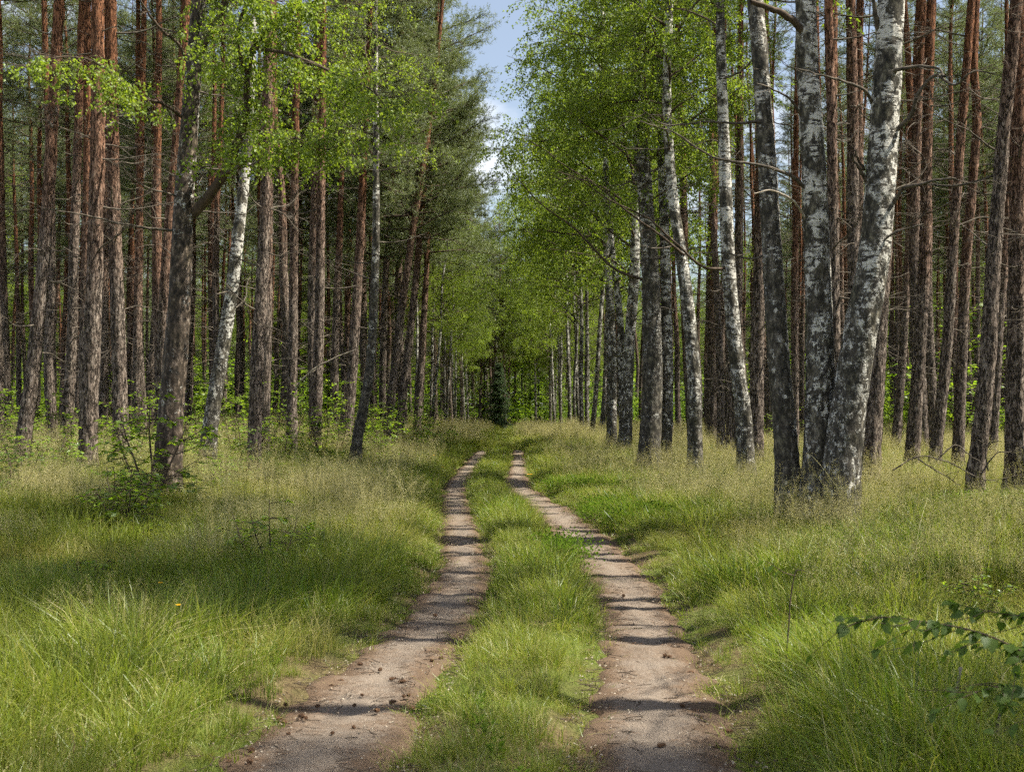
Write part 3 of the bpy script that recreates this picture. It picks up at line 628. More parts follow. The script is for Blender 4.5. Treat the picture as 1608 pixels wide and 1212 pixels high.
limb_px('R4', [(1148, 420), (1110, 420), (1065, 385), (1015, 340), (960, 315), (900, 275)], 23.5, 22, .03, .008, twigs=8, mat_=M_TWIG, seed=41)
limb_px('R5', [(1075, 400), (1040, 370), (985, 330), (940, 290), (880, 268)], 25.5, 24, .03, .008, twigs=8, seed=42)
limb_px('R6', [(1012, 440), (960, 420), (900, 360), (850, 325), (800, 270)], 28, 26.5, .035, .008, twigs=10, seed=43)
limb_px('L10', [(459, 620), (472, 598), (500, 575), (530, 560), (557, 551)], 31, 30.4, .03, .012, 'dead_bough', M_PALE, seed=51)

# ------------------------------------------------------------------ the rest of the stand: shared meshes, one root per tree
def stock_trunk(seed, H, r0, species, bark, bend):
    r = np.random.default_rng(seed); z = np.linspace(-.1, H, 9); P = np.stack([np.cumsum(r.normal(size=9)) * bend, np.cumsum(r.normal(size=9)) * bend, z], 1); P[:, :2] -= P[0, :2]
    return trunk_mesh('trunk', P, r0, H * 1.04, bark, 14, 60, seed, species, .25), spline(P, 60)
PT = [stock_trunk(400 + k, 17.5, .155, 'pine', M_PINE, .07) for k in range(5)]
BT = [stock_trunk(450 + k, 15, .125, 'birch', M_BIRCH, .12) for k in range(4)]
PTW = [twig_mass(470 + k, 1.8, 11, 60, .1) for k in range(4)]
def stock_tree(species, x, y, sc, k, crown, z0, csc, label, group, twigs=True, r=rng, slim=.82):
    me, S = (PT if species == 'pine' else BT)[k % (5 if species == 'pine' else 4)]
    root = thing(species + '_tree', label, species + ' tree', (x, y, gz(x, y)), r.uniform(0, 6.28), group); root.scale = (sc, sc, sc)
    root.rotation_euler = (r.normal() * .022, r.normal() * .022, r.uniform(0, 6.28))
    o = obj('trunk', me, root); slim *= r.uniform(.85, 1.15); o.scale = (slim, slim, 1)
    if crown is not None: add_crown(root, crown, S[int(np.argmin(np.abs(S[:, 2] - z0)))], r.uniform(0, 6.28), csc)
    if twigs:
        o = obj('dead_twigs', PTW[r.integers(0, 4)], root); o.rotation_euler = (0, 0, r.uniform(0, 6.28)); o['kind'] = 'stuff'
        if species == 'birch': o.scale = (.8, .8, .6)
    return root
rr = np.random.default_rng(5)
ORD = ['first', 'second', 'third', 'fourth', 'fifth', 'sixth', 'seventh', 'eighth', 'ninth', 'tenth', 'eleventh', 'twelfth', 'last']
for k, (y, x) in enumerate(RB):
    stock_tree('birch', x - .4, y, rr.uniform(1.22, 1.36), rr.integers(0, 4), BIRCH_C[rr.integers(0, 3)] if k % 3 != 1 else None, 4.2, rr.uniform(.98, 1.1),
               ORD[k] + ' of the far white birches lining the right of the track, from the near end', 'far birches lining the right of the track', r=rr, slim=.66)
for k, (y, x) in enumerate(((52, -3.9), (56, -3.5), (60, -3.8), (64, -3.3), (69, -3.7), (75, -3.4), (82, -3.6), (90, -3.3), (99, -3.4))):
    stock_tree('birch', x, y, rr.uniform(.78, .95), rr.integers(0, 4), BIRCH_S[rr.integers(0, 2)] if y < 60 else BIRCH_C[rr.integers(0, 3)], 5.0, rr.uniform(.75, .95),
               ORD[k] + ' of the thin far birches lining the left of the track, from the near end', 'far birches lining the left of the track', r=rr, slim=.7)
for k, (y, x) in enumerate(((46, -4.7), (53, -4.5), (60, -4.4), (67, -4.2), (76, -4.0), (85, -4.0), (95, -3.8))):
    stock_tree('pine', x, y, rr.uniform(1.25, 1.36), rr.integers(0, 5), PINE_LO[rr.integers(0, 3)], 5.0, rr.uniform(1.05, 1.15),
               (ORD[k] if k < 6 else 'last') + ' of the bushy pines overhanging the left of the track, from the near end', 'bushy edge pines on the left', r=rr)
taken = [tuple(v[1][:2]) for v in NEAR.values()] + [(x, y) for y, x in RB]
SHORT = {'R1': 'leaning birch', 'R2': 'straight trio birch', 'R3': 'scaly-footed birch', 'R4': 'bending birch', 'R5': 'S-curved birch', 'R7': 'pale paired birch', 'R6': 'dark paired birch', 'R8': 'forked birch', 'R9': 'white thin birch', 'P1': 'half-hidden pine', 'P3': 'straight orange-topped pine', 'P4': 'slanting slim pine', 'P5': 'crooked pine', 'P6': 'flaky leaning pine', 'P8': 'edge-cut pine', 'L1': 'leftmost leaning pine', 'L2': 'slim reddish pine', 'L3': 'pale lit pine', 'L4': 'orange-topped dark pine', 'L6': 'old limbed birch', 'L8': 'pale leaning birch', 'L9': 'shrub-footed pine', 'L10': 'dead-bough pine', 'L11': 'dark pine', 'L12': 'curving dark birch', 'L14': 'leaning edge pine', 'L16': 'slim edge pine'}
def stand(side, n_max):
    c = []
    for y in np.arange(25, 112, 2.7):
        for x in np.arange(6.2, 48, 2.8):
            X = side * (x + rr.uniform(-.8, .8)); Yy = y + rr.uniform(-.9, .9)
            if abs(X) > .405 * Yy + 1.2: continue
            if side > 0 and Yy < 28 and abs(X) > 3: 
                if rr.random() < .5: continue
            if side < 0 and Yy < 27: continue
            if min((X - a) ** 2 + (Yy - b_) ** 2 for a, b_ in taken) < 2.6: continue
            # thin the far part, which hides behind the near part
            if Yy > 60 and rr.random() < .30: continue
            if side > 0 and Yy > 84 and X < 22 and rr.random() < .75: continue
            c.append((math.hypot(X, Yy), X, Yy))
    c.sort(); c = c[:n_max]; gaps = {}
    for d, X, Yy in c:
        near = d < 42
        mine = sorted((v[1][0] / v[1][1], SHORT[k_]) for k_, v in NEAR.items() if k_ in SHORT and v[1][0] * side > 0); a_ = X / Yy
        lo_ = [m for m in mine if m[0] < a_]; hi_ = [m for m in mine if m[0] >= a_]; rows = 'left' if side < 0 else 'right'
        if d < 60:
            key_ = (lo_[-1][1] if lo_ else '', hi_[0][1] if hi_ else ''); gaps[key_] = gaps.get(key_, 0) + 1; o_ = ORD[min(gaps[key_] - 1, 11)]
            if lo_ and hi_: lab = f'{o_} pine back between the {key_[0]} and the {key_[1]}'
            elif hi_: lab = f'{o_} pine in depth left of the {key_[1]}, {rows} stand'
            else: lab = f'{o_} pine in depth right of the {key_[0]}, {rows} stand'
        else: lab = f'slim pine far back among many others in the {rows}-hand stand'
        grp = f'{rows} stand, ' + ('front rows' if d < 60 else 'deep rows')
        hi = rr.random() < (.8 if d > 42 else 1) or (side > 0 and X < 15); thin = side > 0 and X < 16
        stock_tree('pine', X, Yy, rr.uniform(.86, 1.1) * (1.15 if d < 42 else 1), rr.integers(0, 5), PINE_HI[rr.integers(0, 4)] if hi else PINE_LO[rr.integers(0, 3)], (13.4 if thin else 12.2 if d < 42 else 10) if hi else 8, ((rr.uniform(.32, .5) if X < 12.5 else rr.uniform(.6, .85)) if thin else rr.uniform(.9, 1.15)) if hi else .85, lab, grp, r=rr)
stand(-1, 125); stand(1, 120)
# trees closing the vista where the track bends away
for k in range(28):
    x = rr.uniform(-6, 6.5) if k < 24 else rr.uniform(-2.5, 2.8); y = rr.uniform(100, 126) if k < 24 else rr.uniform(92, 112)
    if k % 2: stock_tree('pine', x, y, rr.uniform(.9, 1.1), k, PINE_LO[k % 3], 6.2, 1.1, 'pine closing the view at the far end of the track', 'trees at the end of the vista', r=rr)
    else: stock_tree('birch', x, y, rr.uniform(.95, 1.15), k, BIRCH_C[k % 3], 4.6, 1.1, 'birch closing the view at the far end of the track', 'trees at the end of the vista', r=rr)
# unseen pines added right of the frame, towards the sun, for their cast shadows
for x, y, z0_, c_ in ((7.3, 10.6, 10, .8), (6.7, 9.4, 10.2, .7), (12.4, 3.4, 8.5, .9), (5.3, 8.9, 14, .4), (6.0, 10.3, 14, .4), (6.3, 11.9, 14, .35), (4.9, 7.0, 14, .35), (9.4, 11.6, 14, .35), (6.3, 13.3, 14, .3), (6.9, 14.4, 14, .3), (7.7, 16.3, 14, .3), (8.2, 17.5, 14, .3), (8.9, 18.9, 14, .3), (9.4, 20.1, 14, .3), (10.4, 22.6, 14, .3), (7.3, 15.2, 14, .3)):
    stock_tree('pine', x, y, rr.uniform(1.18, 1.25), rr.integers(0, 5), PINE_LO[rr.integers(0, 3)], z0_, c_, 'unseen pine just outside the picture, added for its shadow', 'shadow-casting pines added outside the right edge', r=rr)

# dark spruce at the end of the lane
def spruce_mesh(seed, H, R):
    r = np.random.default_rng(seed); wb = MB(); S = []; D = []
    for k in range(34):
        f = k / 34; z = .25 + f * (H - .3); L0 = R * (1 - f) ** .85 + .1
        for q in range(7):
            az = r.uniform(0, 6.28); L = L0 * r.uniform(.45, 1.2); P = limb_path((0, 0, z), az, r.uniform(-.15, .3), L, 6, r, -.07, .06); wb.add(*tube(P, np.linspace(.018, .004, len(P)), 4))
            for p in spline(P, max(4, int(L * 14))):
                for sd in (-1, 1): S.append(p); D.append([math.cos(az + sd * .9), math.sin(az + sd * .9), -.55])
    S = np.array(S); D = nrm(np.array(D)); k = np.repeat(np.arange(len(S)), 16); m = len(k)
    lb = MB(); t = r.uniform(0, .28, m); lb.add(*needle_tris(S[k] + D[k] * t[:, None], nrm(D[k] + rvec(m, r) * .9), r.uniform(.06, .13, m), .024, r))
    return wb.mesh('spruce_branches', M_TWIG), lb.mesh('crown', M_SPRUCE, False)
SPW, SPL = spruce_mesh(600, 6.2, 1.35)
for x, y, s, lab in ((-.9, 88, .78, 'dark spruce standing in the middle at the end of the track'),):
    t = thing('spruce_tree', lab, 'spruce tree', (x, y, gz(x, y)), 0); t.scale = (s, s, s)
    m_ = MB(); zz = np.linspace(-.1, 6.1, 12); m_.add(*tube(np.stack([0 * zz, 0 * zz, zz], 1), np.linspace(.11, .012, 12), 10)); obj('trunk', m_.mesh('trunk', M_PINE), t)
    obj('branches', SPW, t); o = obj('crown', SPL, t); o['kind'] = 'stuff'

# ------------------------------------------------------------------ geometry-node scatter for what nobody could count
def scatter(name, P, rz, sc, idx, sources, label, tilt=.0, r=rng):
    P = np.asarray(P, float); n = len(P)
    me = bpy.data.meshes.new(name); me.vertices.add(n); me.vertices.foreach_set('co', P.ravel().astype(np.float32))
    rot = np.stack([r.normal(size=n) * tilt, r.normal(size=n) * tilt, rz], 1)
    a = me.attributes.new('rot', 'FLOAT_VECTOR', 'POINT'); a.data.foreach_set('vector', rot.ravel().astype(np.float32))
    a = me.attributes.new('scl', 'FLOAT', 'POINT'); a.data.foreach_set('value', np.asarray(sc, np.float32))
    a = me.attributes.new('idx', 'INT', 'POINT'); a.data.foreach_set('value', np.asarray(idx, np.int32))
    col = bpy.data.collections.new(name + '_sources')
    for k, s in enumerate(sources): col.objects.link(bpy.data.objects.new(name + '_tuft_%02d' % k, s))
    ng = bpy.data.node_groups.new(name, 'GeometryNodeTree')
    ng.interface.new_socket('Geometry', in_out='INPUT', socket_type='NodeSocketGeometry'); ng.interface.new_socket('Geometry', in_out='OUTPUT', socket_type='NodeSocketGeometry')
    N = ng.nodes.new; gi = N('NodeGroupInput'); go = N('NodeGroupOutput'); iop = N('GeometryNodeInstanceOnPoints'); ci = N('GeometryNodeCollectionInfo')
    ci.inputs['Collection'].default_value = col; ci.inputs['Separate Children'].default_value = True; ci.inputs['Reset Children'].default_value = True
    def na(nm, t): x = N('GeometryNodeInputNamedAttribute'); x.data_type = t; x.inputs['Name'].default_value = nm; return [o for o in x.outputs if o.enabled and o.name == 'Attribute'][0]
    er = N('FunctionNodeEulerToRotation'); L = ng.links.new
    L(gi.outputs[0], iop.inputs['Points']); L(ci.outputs[0], iop.inputs['Instance']); iop.inputs['Pick Instance'].default_value = True
    L(na('idx', 'INT'), iop.inputs['Instance Index']); L(na('rot', 'FLOAT_VECTOR'), er.inputs[0]); L(er.outputs[0], iop.inputs['Rotation']); L(na('scl', 'FLOAT'), iop.inputs['Scale'])
    L(iop.outputs[0], go.inputs[0])
    o = obj(name, me, None, None, kind='stuff', label=label); mod = o.modifiers.new('scatter', 'NODES'); mod.node_group = ng
    return o


# the wood beyond, which reads as one mass: trunks, crowns and thicket
rf = np.random.default_rng(77); P = []
for k in range(760):
    y = rf.uniform(92, 200); x = rf.uniform(-.46, .46) * y
    if y < 112 and abs(x) < .40 * y and abs(x) > 6: continue
    if abs(x) < 5 and y < 128: continue
    if 0 < x < 15 and y < 132: continue
    P.append((x, y))
for k in range(60):
    y = rf.uniform(50, 95); P.append((rf.choice([-1, 1]) * (.40 * y + rf.uniform(2, 14)), y))
P = np.array(P); z = ground(P[:, 0], P[:, 1]); n = len(P); P3 = np.stack([P[:, 0], P[:, 1], z], 1)
scatter('distant_wood_trunks', P3, rf.uniform(0, 6.28, n), rf.uniform(.85, 1.1, n), rf.integers(0, 3, n), [PT[0][0], PT[1][0], PT[2][0]], 'trunks of the distant wood seen as one mass', .02, rf)
C3 = P3 + np.stack([0 * z, 0 * z, np.where(P[:, 1] > 128, rf.uniform(.5, 7, n), rf.uniform(5, 8, n))], 1)
scatter('distant_wood_crowns', C3, rf.uniform(0, 6.28, n), rf.uniform(1.0, 1.35, n), rf.integers(0, 5, n), [PINE_LO[0][1], PINE_LO[1][1], BIRCH_C[2][1], BIRCH_C[0][1], PINE_LO[2][1]], 'foliage of the distant wood seen as one mass', .02, rf)

def blades(r, n, rad, h0, h1, w, lean, segs=3):
    """n curved tapering blades round the origin"""
    a = r.uniform(0, 6.28, n); q = rad * np.sqrt(r.uniform(0, 1, n)); B = np.stack([q * np.cos(a), q * np.sin(a), np.full(n, -.02)], 1)
    h = r.uniform(h0, h1, n); az = a + r.normal(size=n) * .9; ln = np.abs(r.normal(size=n)) * lean + .08
    dr = np.stack([np.cos(az), np.sin(az), 0 * az], 1); sd = np.stack([-np.sin(az), np.cos(az), 0 * az], 1)
    tw = r.uniform(-1.2, 1.2, n)[:, None]; sd = sd * np.cos(tw) + dr * np.sin(tw)
    rows = []
    for k in range(segs + 1):
        t = k / segs; c = B + dr * (h * ln * t ** 2)[:, None] + np.array([0, 0, 1]) * (h * (t - .28 * np.minimum(ln, 1.4) * t ** 2.4))[:, None]
        ww = w * (1 - t) ** .6 * (1 if k < segs else 0)
        if k < segs: rows += [c - sd * ww / 2, c + sd * ww / 2]
        else: rows += [c]
    V = np.stack(rows, 1); m = V.shape[1]; o = (np.arange(n) * m)[:, None]
    F = [np.concatenate([o + 2 * k, o + 2 * k + 1, o + 2 * k + 3, o + 2 * k + 2], 1) for k in range(segs - 1)]
    return V.reshape(-1, 3), F + [np.concatenate([o + 2 * segs - 2, o + 2 * segs - 1, o + 2 * segs], 1)]
def tuft(seed, n, rad, h0, h1, w, lean, m0, extra=0, segs=3):
    r = np.random.default_rng(seed); mb = MB(); V, F = blades(r, n, rad, h0, h1, w, lean, segs); mb.add(V, F, 0)
    if extra: V, F = blades(r, extra, rad, h0, h1 * 1.1, w * .7, lean, segs); mb.add(V, F, 1)
    ns = max(2, n // 12); V, F = blades(r, ns, rad, h0 * .8, h1 * .9, w * .6, lean * 2.2, segs); mb.add(V, F, 2)
    return mb.mesh('tuft', [m0, M_DRYG, M_PLUME], False)
def plume(seed, nc, rad, h0, h1, spik=46, basal=14):
    """wavy hair-grass: fine basal leaves, thin culms, airy panicles"""
    r = np.random.default_rng(seed); mb = MB()
    if basal: V, F = blades(r, basal, rad, .16, .34, .0035, .7, 3); mb.add(V, F, 0)
    for k in range(nc):
        a = r.uniform(0, 6.28); q = rad * math.sqrt(r.random()); h = r.uniform(h0, h1); az = r.uniform(0, 6.28); ln = abs(r.normal()) * .22
        t = np.linspace(0, 1, 7); C = np.stack([q * math.cos(a) + math.cos(az) * ln * h * t ** 2, q * math.sin(a) + math.sin(az) * ln * h * t ** 2, h * t - .02], 1)
        mb.add(*tube(C, np.linspace(.0016, .0008, 7), 3), 1)
        S = spline(C, 40); kk = r.integers(24, 40, spik); P0 = S[kk]; up = (40 - kk) / 16
        d = rvec(spik, r) * np.array([1, 1, .5]) + np.array([0, 0, .55]); P = P0 + nrm(d) * (r.uniform(.015, .085, spik) * (.35 + up))[:, None]
        l = r.uniform(.005, .010, spik); V, F = leaf_quads(P, d, l, .003, 0, r); mb.add(V, F, 2)
        sel = r.random(spik) < .5; V, F = needle_tris(P0[sel], P[sel] - P0[sel], np.linalg.norm(P[sel] - P0[sel], axis=1), .0011, r); mb.add(V, F, 2)
    return mb.mesh('plume', [M_GRASS, M_DRYG, M_PLUME], False)
T_LUSH = [tuft(700 + k, 24, .10, .16, .42, .0085, .6, M_GRASS, 5) for k in range(5)]
T_FINE = [tuft(720 + k, 40, .10, .10, .28, .0042, .8, M_GRASS, 18) for k in range(5)]
T_SHORT = [tuft(740 + k, 26, .09, .03, .11, .005, .9, M_GRASS, 6, 2) for k in range(4)]
T_TUSS = [tuft(860 + k, 110, .08, .20, .50, .006, 1.0, M_GRASS, 30, 4) for k in range(4)]
# wide patches for the open verge
W_LUSH = [tuft(820 + k, 250, .34, .12, .42, .0070, .6, M_GRASS, 60) for k in range(5)]
W_FINE = [tuft(830 + k, 260, .34, .10, .32, .0052, .8, M_GRASS, 110) for k in range(4)]
W_DRY = [tuft(840 + k, 280, .34, .12, .36, .0038, .85, M_DRYG, 90) for k in range(4)]
T_PLUME = [plume(780 + k, 32, .38, .40, .80, 60, 60) for k in range(5)]
T_FAR = [tuft(800 + k, 200, .62, .20, .46, .010, .5, M_GRASS, 90, 2) for k in range(4)]

def field_pts(y0, y1, dens, r, xmax=24, margin=1.6):
    out = []
    for a in np.arange(y0, y1, 1.0):
        hw = min(.41 * (a + .5) + margin, xmax); n = r.poisson(2 * hw * dens); out.append(np.stack([r.uniform(-hw, hw, n), r.uniform(a, a + 1, n)], 1))
    return np.concatenate(out)
def rut_dist(x, y):
    cl, cr, wl, wr = rut(y); fade = sst(44, 50, y)
    jit = .07 * vn2(x, y, 2.3, 21) + .05 * vn2(x, y, 7, 22)
    dl = np.abs(x - cl) - wl / 2 + jit + fade * 2; dr = np.abs(x - cr) - wr / 2 + jit + fade * 2
    mid = (x > cl) & (x < cr)
    return np.minimum(dl, dr), mid
rg = np.random.default_rng(31)
def put(name, pts, sc, sources, label, tilt=.1, sink=0.0):
    x, y = pts[:, 0], pts[:, 1]; P = np.stack([x, y, ground(x, y) - sink], 1); n = len(P)
    return scatter(name, P, rg.uniform(0, 6.28, n), sc, rg.integers(0, len(sources), n), sources, label, tilt, rg)
# close and middle ground: small tufts where the ruts are near, wide patches in the open
p = field_pts(3.8, 24, 95, rg); d, mid = rut_dist(p[:, 0], p[:, 1]); fld = vn2(p[:, 0], p[:, 1], .42, 41); f2 = vn2(p[:, 0], p[:, 1], 1.3, 42)
u = rg.random(len(p)); N_ = len(p)
ok = (d > -.06) & (d < .55) & (u < sst(-.12, .06, d) * (.66 + .40 * sst(-.5, .3, f2)))
isS = ok & ((d < .07) | (rg.random(N_) < .22 * (1 - sst(.2, .4, d))))
lush = ok & ~isS & (fld + .7 * f2 > -.05); fine = ok & ~isS & ~lush
hgt = lambda d, mid, fld, n: np.where(mid, .42 + .34 * sst(.04, .25, d), .46 + .54 * sst(.1, .8, d)) * (1 + .28 * fld) * rg.uniform(.6, 1.3, n)
szl = hgt(d, mid, fld, N_)
put('short_grass', p[isS], (rg.uniform(.6, 1.5, N_))[isS], T_SHORT, 'short trodden grass along the wheel ruts')
put('lush_tufts', p[lush], szl[lush], T_LUSH, 'lush green grass tufts fringing the ruts')
put('fine_tufts', p[fine], szl[fine] * 1.15, T_FINE, 'fine soft grass tufts fringing the ruts')
p = field_pts(3.8, 25, 8.5, rg); d, mid = rut_dist(p[:, 0], p[:, 1]); fld = vn2(p[:, 0], p[:, 1], .42, 41); f2 = vn2(p[:, 0], p[:, 1], 1.3, 42); N_ = len(p)
ok = (d > .42) & (rg.random(N_) < .72 + .28 * sst(-.5, .2, f2)); y_ = p[:, 1]
lush = ok & (fld + .7 * f2 > -.10 + .5 * sst(10, 18, y_)); fine = ok & ~lush
dry = fine & (rg.random(N_) < .25 + .5 * sst(9, 16, y_)); fine = fine & ~dry; szl = hgt(d, mid, fld, N_)
put('lush_grass', p[lush], szl[lush], W_LUSH, 'lush green grass of the verges', .05)
put('fine_grass', p[fine], szl[fine] * 1.1, W_FINE, 'fine soft grass between the lush patches', .05)
put('dry_grass', p[dry], szl[dry] * 1.1, W_DRY, 'fine yellowing grass farther along the verges', .05)
p = field_pts(4.2, 30, 2.6, rg); d, mid = rut_dist(p[:, 0], p[:, 1]); f2 = vn2(p[:, 0], p[:, 1], .9, 43)
k = (d > .16) & (rg.random(len(p)) < .25 + .75 * sst(-.2, .4, f2)); q = p[k]
put('grass_tussocks', q, np.where(mid[k], .50, .55 + .40 * sst(.1, .7, d[k])) * rg.uniform(.75, 1.2, k.sum()), T_TUSS, 'fountain-like green tussocks standing out of the turf', .08)
# flowering hair-grass haze
p = field_pts(5.0, 64, 5.0, rg, 26); x, y = p[:, 0], p[:, 1]; d, mid = rut_dist(x, y); f = vn2(x, y, .5, 51)
pr = sst(.45, 1.2, d) * np.where(x < 0, .10 + .90 * sst(10, 15, y), .30 + .70 * sst(8.5, 12.5, y)) * sst(-.6, .2, f + .5 * vn2(x, y, 1.7, 53)) * (~mid)
k = rg.random(len(p)) < pr; q = p[k]
put('flowering_hair_grass', q, rg.uniform(.55, 1.15, len(q)) * (1 + .18 * vn2(q[:, 0], q[:, 1], 1.1, 52)), T_PLUME, 'straw-coloured haze of flowering hair-grass', .06)
# farther grass
p = field_pts(24, 75, 4.6, rg, 26); d, mid = rut_dist(p[:, 0], p[:, 1]); k = ((d > .34) | (mid & (d > .2))); q = p[k]; sz = np.where(mid[k], .45, .6 + .4 * sst(.3, .9, d[k])) * rg.uniform(.75, 1.15, k.sum())
put('far_grass', q, sz, T_FAR, 'green grass along the far part of the track')
p = field_pts(24, 50, 26, rg, 3.2, 0); d, mid = rut_dist(p[:, 0], p[:, 1]); k = (d > .02) & (d < .5); q = p[k]
put('far_tufts', q, np.where(mid[k], .75, .85) * rg.uniform(.7, 1.2, k.sum()), T_LUSH + T_FINE, 'grass tufts fringing the far ruts')

# ------------------------------------------------------------------ undergrowth
def shrub(seed, H, R, stems, sprays, leafL, lm):
    r = np.random.default_rng(seed); wb = MB(); lb = MB(); LP = []; LDs = []
    for s in range(stems):
        P = spline(limb_path((r.normal() * .05, r.normal() * .05, -.03), r.uniform(0, 6.28), r.uniform(1.0, 1.45), H * r.uniform(.6, 1.05), 6, r, 0, .10), 14)
        wb.add(*tube(P, np.linspace(.012, .003, 14), 5))
        for q in range(sprays):
            u = r.uniform(.2, 1); p = P[int(u * 13)]; L = R * r.uniform(.4, 1) * (1.15 - .6 * u); az = r.uniform(0, 6.28)
            Q = spline(limb_path(p, az, r.uniform(0, .45), L, 5, r, -.07, .12), 9); wb.add(*tube(Q, np.linspace(.005, .0015, 9), 3))
            for e in range(2 + int(L * 5)):
                b0 = Q[r.integers(2, 9)]; a2 = az + r.choice([-1, 1]) * r.uniform(.4, 1.0); T = spline(limb_path(b0, a2, r.uniform(-.2, .2), L * r.uniform(.2, .5), 3, r, -.04, .12), 6)
                wb.add(*tube(T, np.linspace(.0025, .001, 6), 3))
                for t in np.linspace(0, 5, max(4, int(L * 9))):
                    c = T[int(t)]; LP.append(c + r.normal(size=3) * .012); a3 = a2 + r.choice([-1, 1]) * r.uniform(.4, 1.1); LDs.append([math.cos(a3), math.sin(a3), r.normal() * .25 - .2])
    LP = np.array(LP); LDs = nrm(np.array(LDs)); n = len(LP); l = leafL * r.uniform(.6, 1.2, n)[:, None]
    S = nrm(np.cross(LDs, np.array([[0, 0, 1.0]]) + r.normal(size=(n, 3)) * .35)); N = np.cross(S, LDs)
    V = np.stack([LP, LP + LDs * l * .4 + S * l * .33 + N * l * .06, LP + LDs * l, LP + LDs * l * .4 - S * l * .33 + N * l * .06], 1).reshape(-1, 3)
    lb.add(V, np.arange(4 * n).reshape(-1, 4)); return wb.mesh('stems', M_TWIG), lb.mesh('foliage', lm, False)
SH_B = [shrub(900 + k, 1.7, .85, 5, 11, .075, M_BEECH) for k in range(4)]
SH_D = [shrub(920 + k, 1.3, .8, 5, 12, .07, M_DLEAF) for k in range(2)]
SH_S = [shrub(940 + k, .85, .42, 4, 13, .06, M_BEECH) for k in range(4)]

rf = np.random.default_rng(78); P = []
for k in range(760):
    y = rf.uniform(60, 175); x = rf.uniform(-.45, .45) * y
    if abs(x) < 6 and y < 105: continue
    P.append((x, y))
P = np.array(P); n = len(P)
scatter('distant_thicket', np.stack([P[:, 0], P[:, 1], ground(P[:, 0], P[:, 1])], 1), rf.uniform(0, 6.28, n), rf.uniform(1.3, 3.0, n) * (1 + .5 * (P[:, 1] > 105)), rf.integers(0, 4, n), [q_[1] for q_ in SH_B[:3]] + [SH_D[0][1]], 'far undergrowth filling the gaps between trunks', .05, rf)
def put_shrub(px, py, Y, s, pair, label, name='leafy_shrub', cat='shrub', group=None, rz=None):
    x = (px - CX) / FPX * Y; t = thing(name, label, cat, (x, Y, gz(x, Y)), rz if rz is not None else rng.uniform(0, 6.28), group); t.scale = (s, s, s)
    obj('stems', pair[0], t); o = obj('foliage', pair[1], t); o['kind'] = 'stuff'; return t
put_shrub(200, 760, 15.5, 1.3, SH_S[0], 'leafy young sapling with bright leaves left of the old birch', 'sapling', 'sapling')
put_shrub(178, 790, 14.6, 1.25, SH_S[1], 'dark-stemmed sapling in the grass in front of the pale lit pine', 'sapling', 'sapling')
put_shrub(232, 740, 17.2, 1.9, SH_S[2], 'tall bright sapling touching the foot of the old birch', 'sapling', 'sapling')
put_shrub(25, 770, 17, .85, SH_D[0], 'small dark bush in the grass at the far left', group=None)
put_shrub(85, 720, 20, 1.2, SH_S[3], 'low bright sapling between the two leftmost pines', 'sapling', 'sapling')
put_shrub(368, 730, 21.5, .95, SH_D[1], 'dark green bush between the leaning birch and the next pine')
put_shrub(330, 740, 20, .9, SH_S[1], 'small light-leaved sapling at the foot of the leaning pale birch', 'sapling', 'sapling')
put_shrub(425, 850, 11.6, .95, SH_S[2], 'pale yellowish sapling in the grass left of the track', 'sapling', 'sapling')
put_shrub(140, 860, 10.6, .6, SH_S[0], 'small bluish sapling above the dark patch of shade at left', 'sapling', 'sapling')
put_shrub(450, 720, 22, .7, SH_S[3], 'low sprig in the grass below the pine with the dead bough', 'sapling', 'sapling')
put_shrub(1556, 880, 9.6, .62, SH_S[1], 'thin birch seedling with pale leaves near the right edge', 'sapling', 'sapling')
for k, (px, Y, s, lab) in enumerate([
        (525, 33, 1.25, 'bright leafy shrub left of the curving dark birch'), (640, 38, 1.15, 'spreading light green shrub under the leaning edge pines'), (600, 35, 1.05, 'shrub right of the curving dark birch'),
        (420, 29, 1.15, 'light green shrub behind the pine with shrubs at its foot'), (375, 27, 1.1, 'shrub behind the leaning pale birch'), (15, 28, 1.2, 'shrub at the left edge behind the leaning pine'),
        (75, 30, 1.1, 'shrub between the leaning pine and the slim reddish one'), (160, 27, .95, 'shrub low behind the pale lit pine'), (230, 26, 1.05, 'shrub behind the foot of the old birch'), (305, 29, 1.2, 'shrub seen between the old birch and the leaning one'),
        (470, 37, 1.2, 'shrub behind the pine with the dead bough'), (560, 41, 1.3, 'shrub behind the curving dark birch'), (670, 46, 1.1, 'dark-set shrub at the foot of the slim edge pine')]):
    put_shrub(px, 0, Y, s * 1.0, SH_B[k % 4], lab)
for k, (px, Y, s_, lab) in enumerate(((45, 26, 1.1, 'bright shrub low behind the leftmost leaning pine'), (120, 25.5, .9, 'bright low shrub left of the pale lit pine'), (205, 23, 1.0, 'bright shrub right of the orange-topped dark pine'), (292, 24, .95, 'bright shrub just right of the old limbed birch'), (440, 26.5, 1.0, 'bright shrub left of the dead-bough pine'), (505, 30, 1.2, 'bright shrub at the foot of the dark pine'), (585, 32, 1.0, 'bright low shrub close behind the curving dark birch'), (660, 40, 1.2, 'outermost bright shrub of the left wood edge'))):
    put_shrub(px, 0, Y, s_ * .85, SH_B[(k + 1) % 4], lab)
for k in range(26):
    Y = rr.uniform(34, 80); px = rr.uniform(-20, 690) if k % 2 == 0 else rr.uniform(1080, 1630)
    put_shrub(px, 0, Y, rr.uniform(1.0, 1.9) * (1 if k % 2 == 0 else .8), SH_B[k % 4], 'green shrub deep among the trunks', group='understorey shrubs deep in the stand')
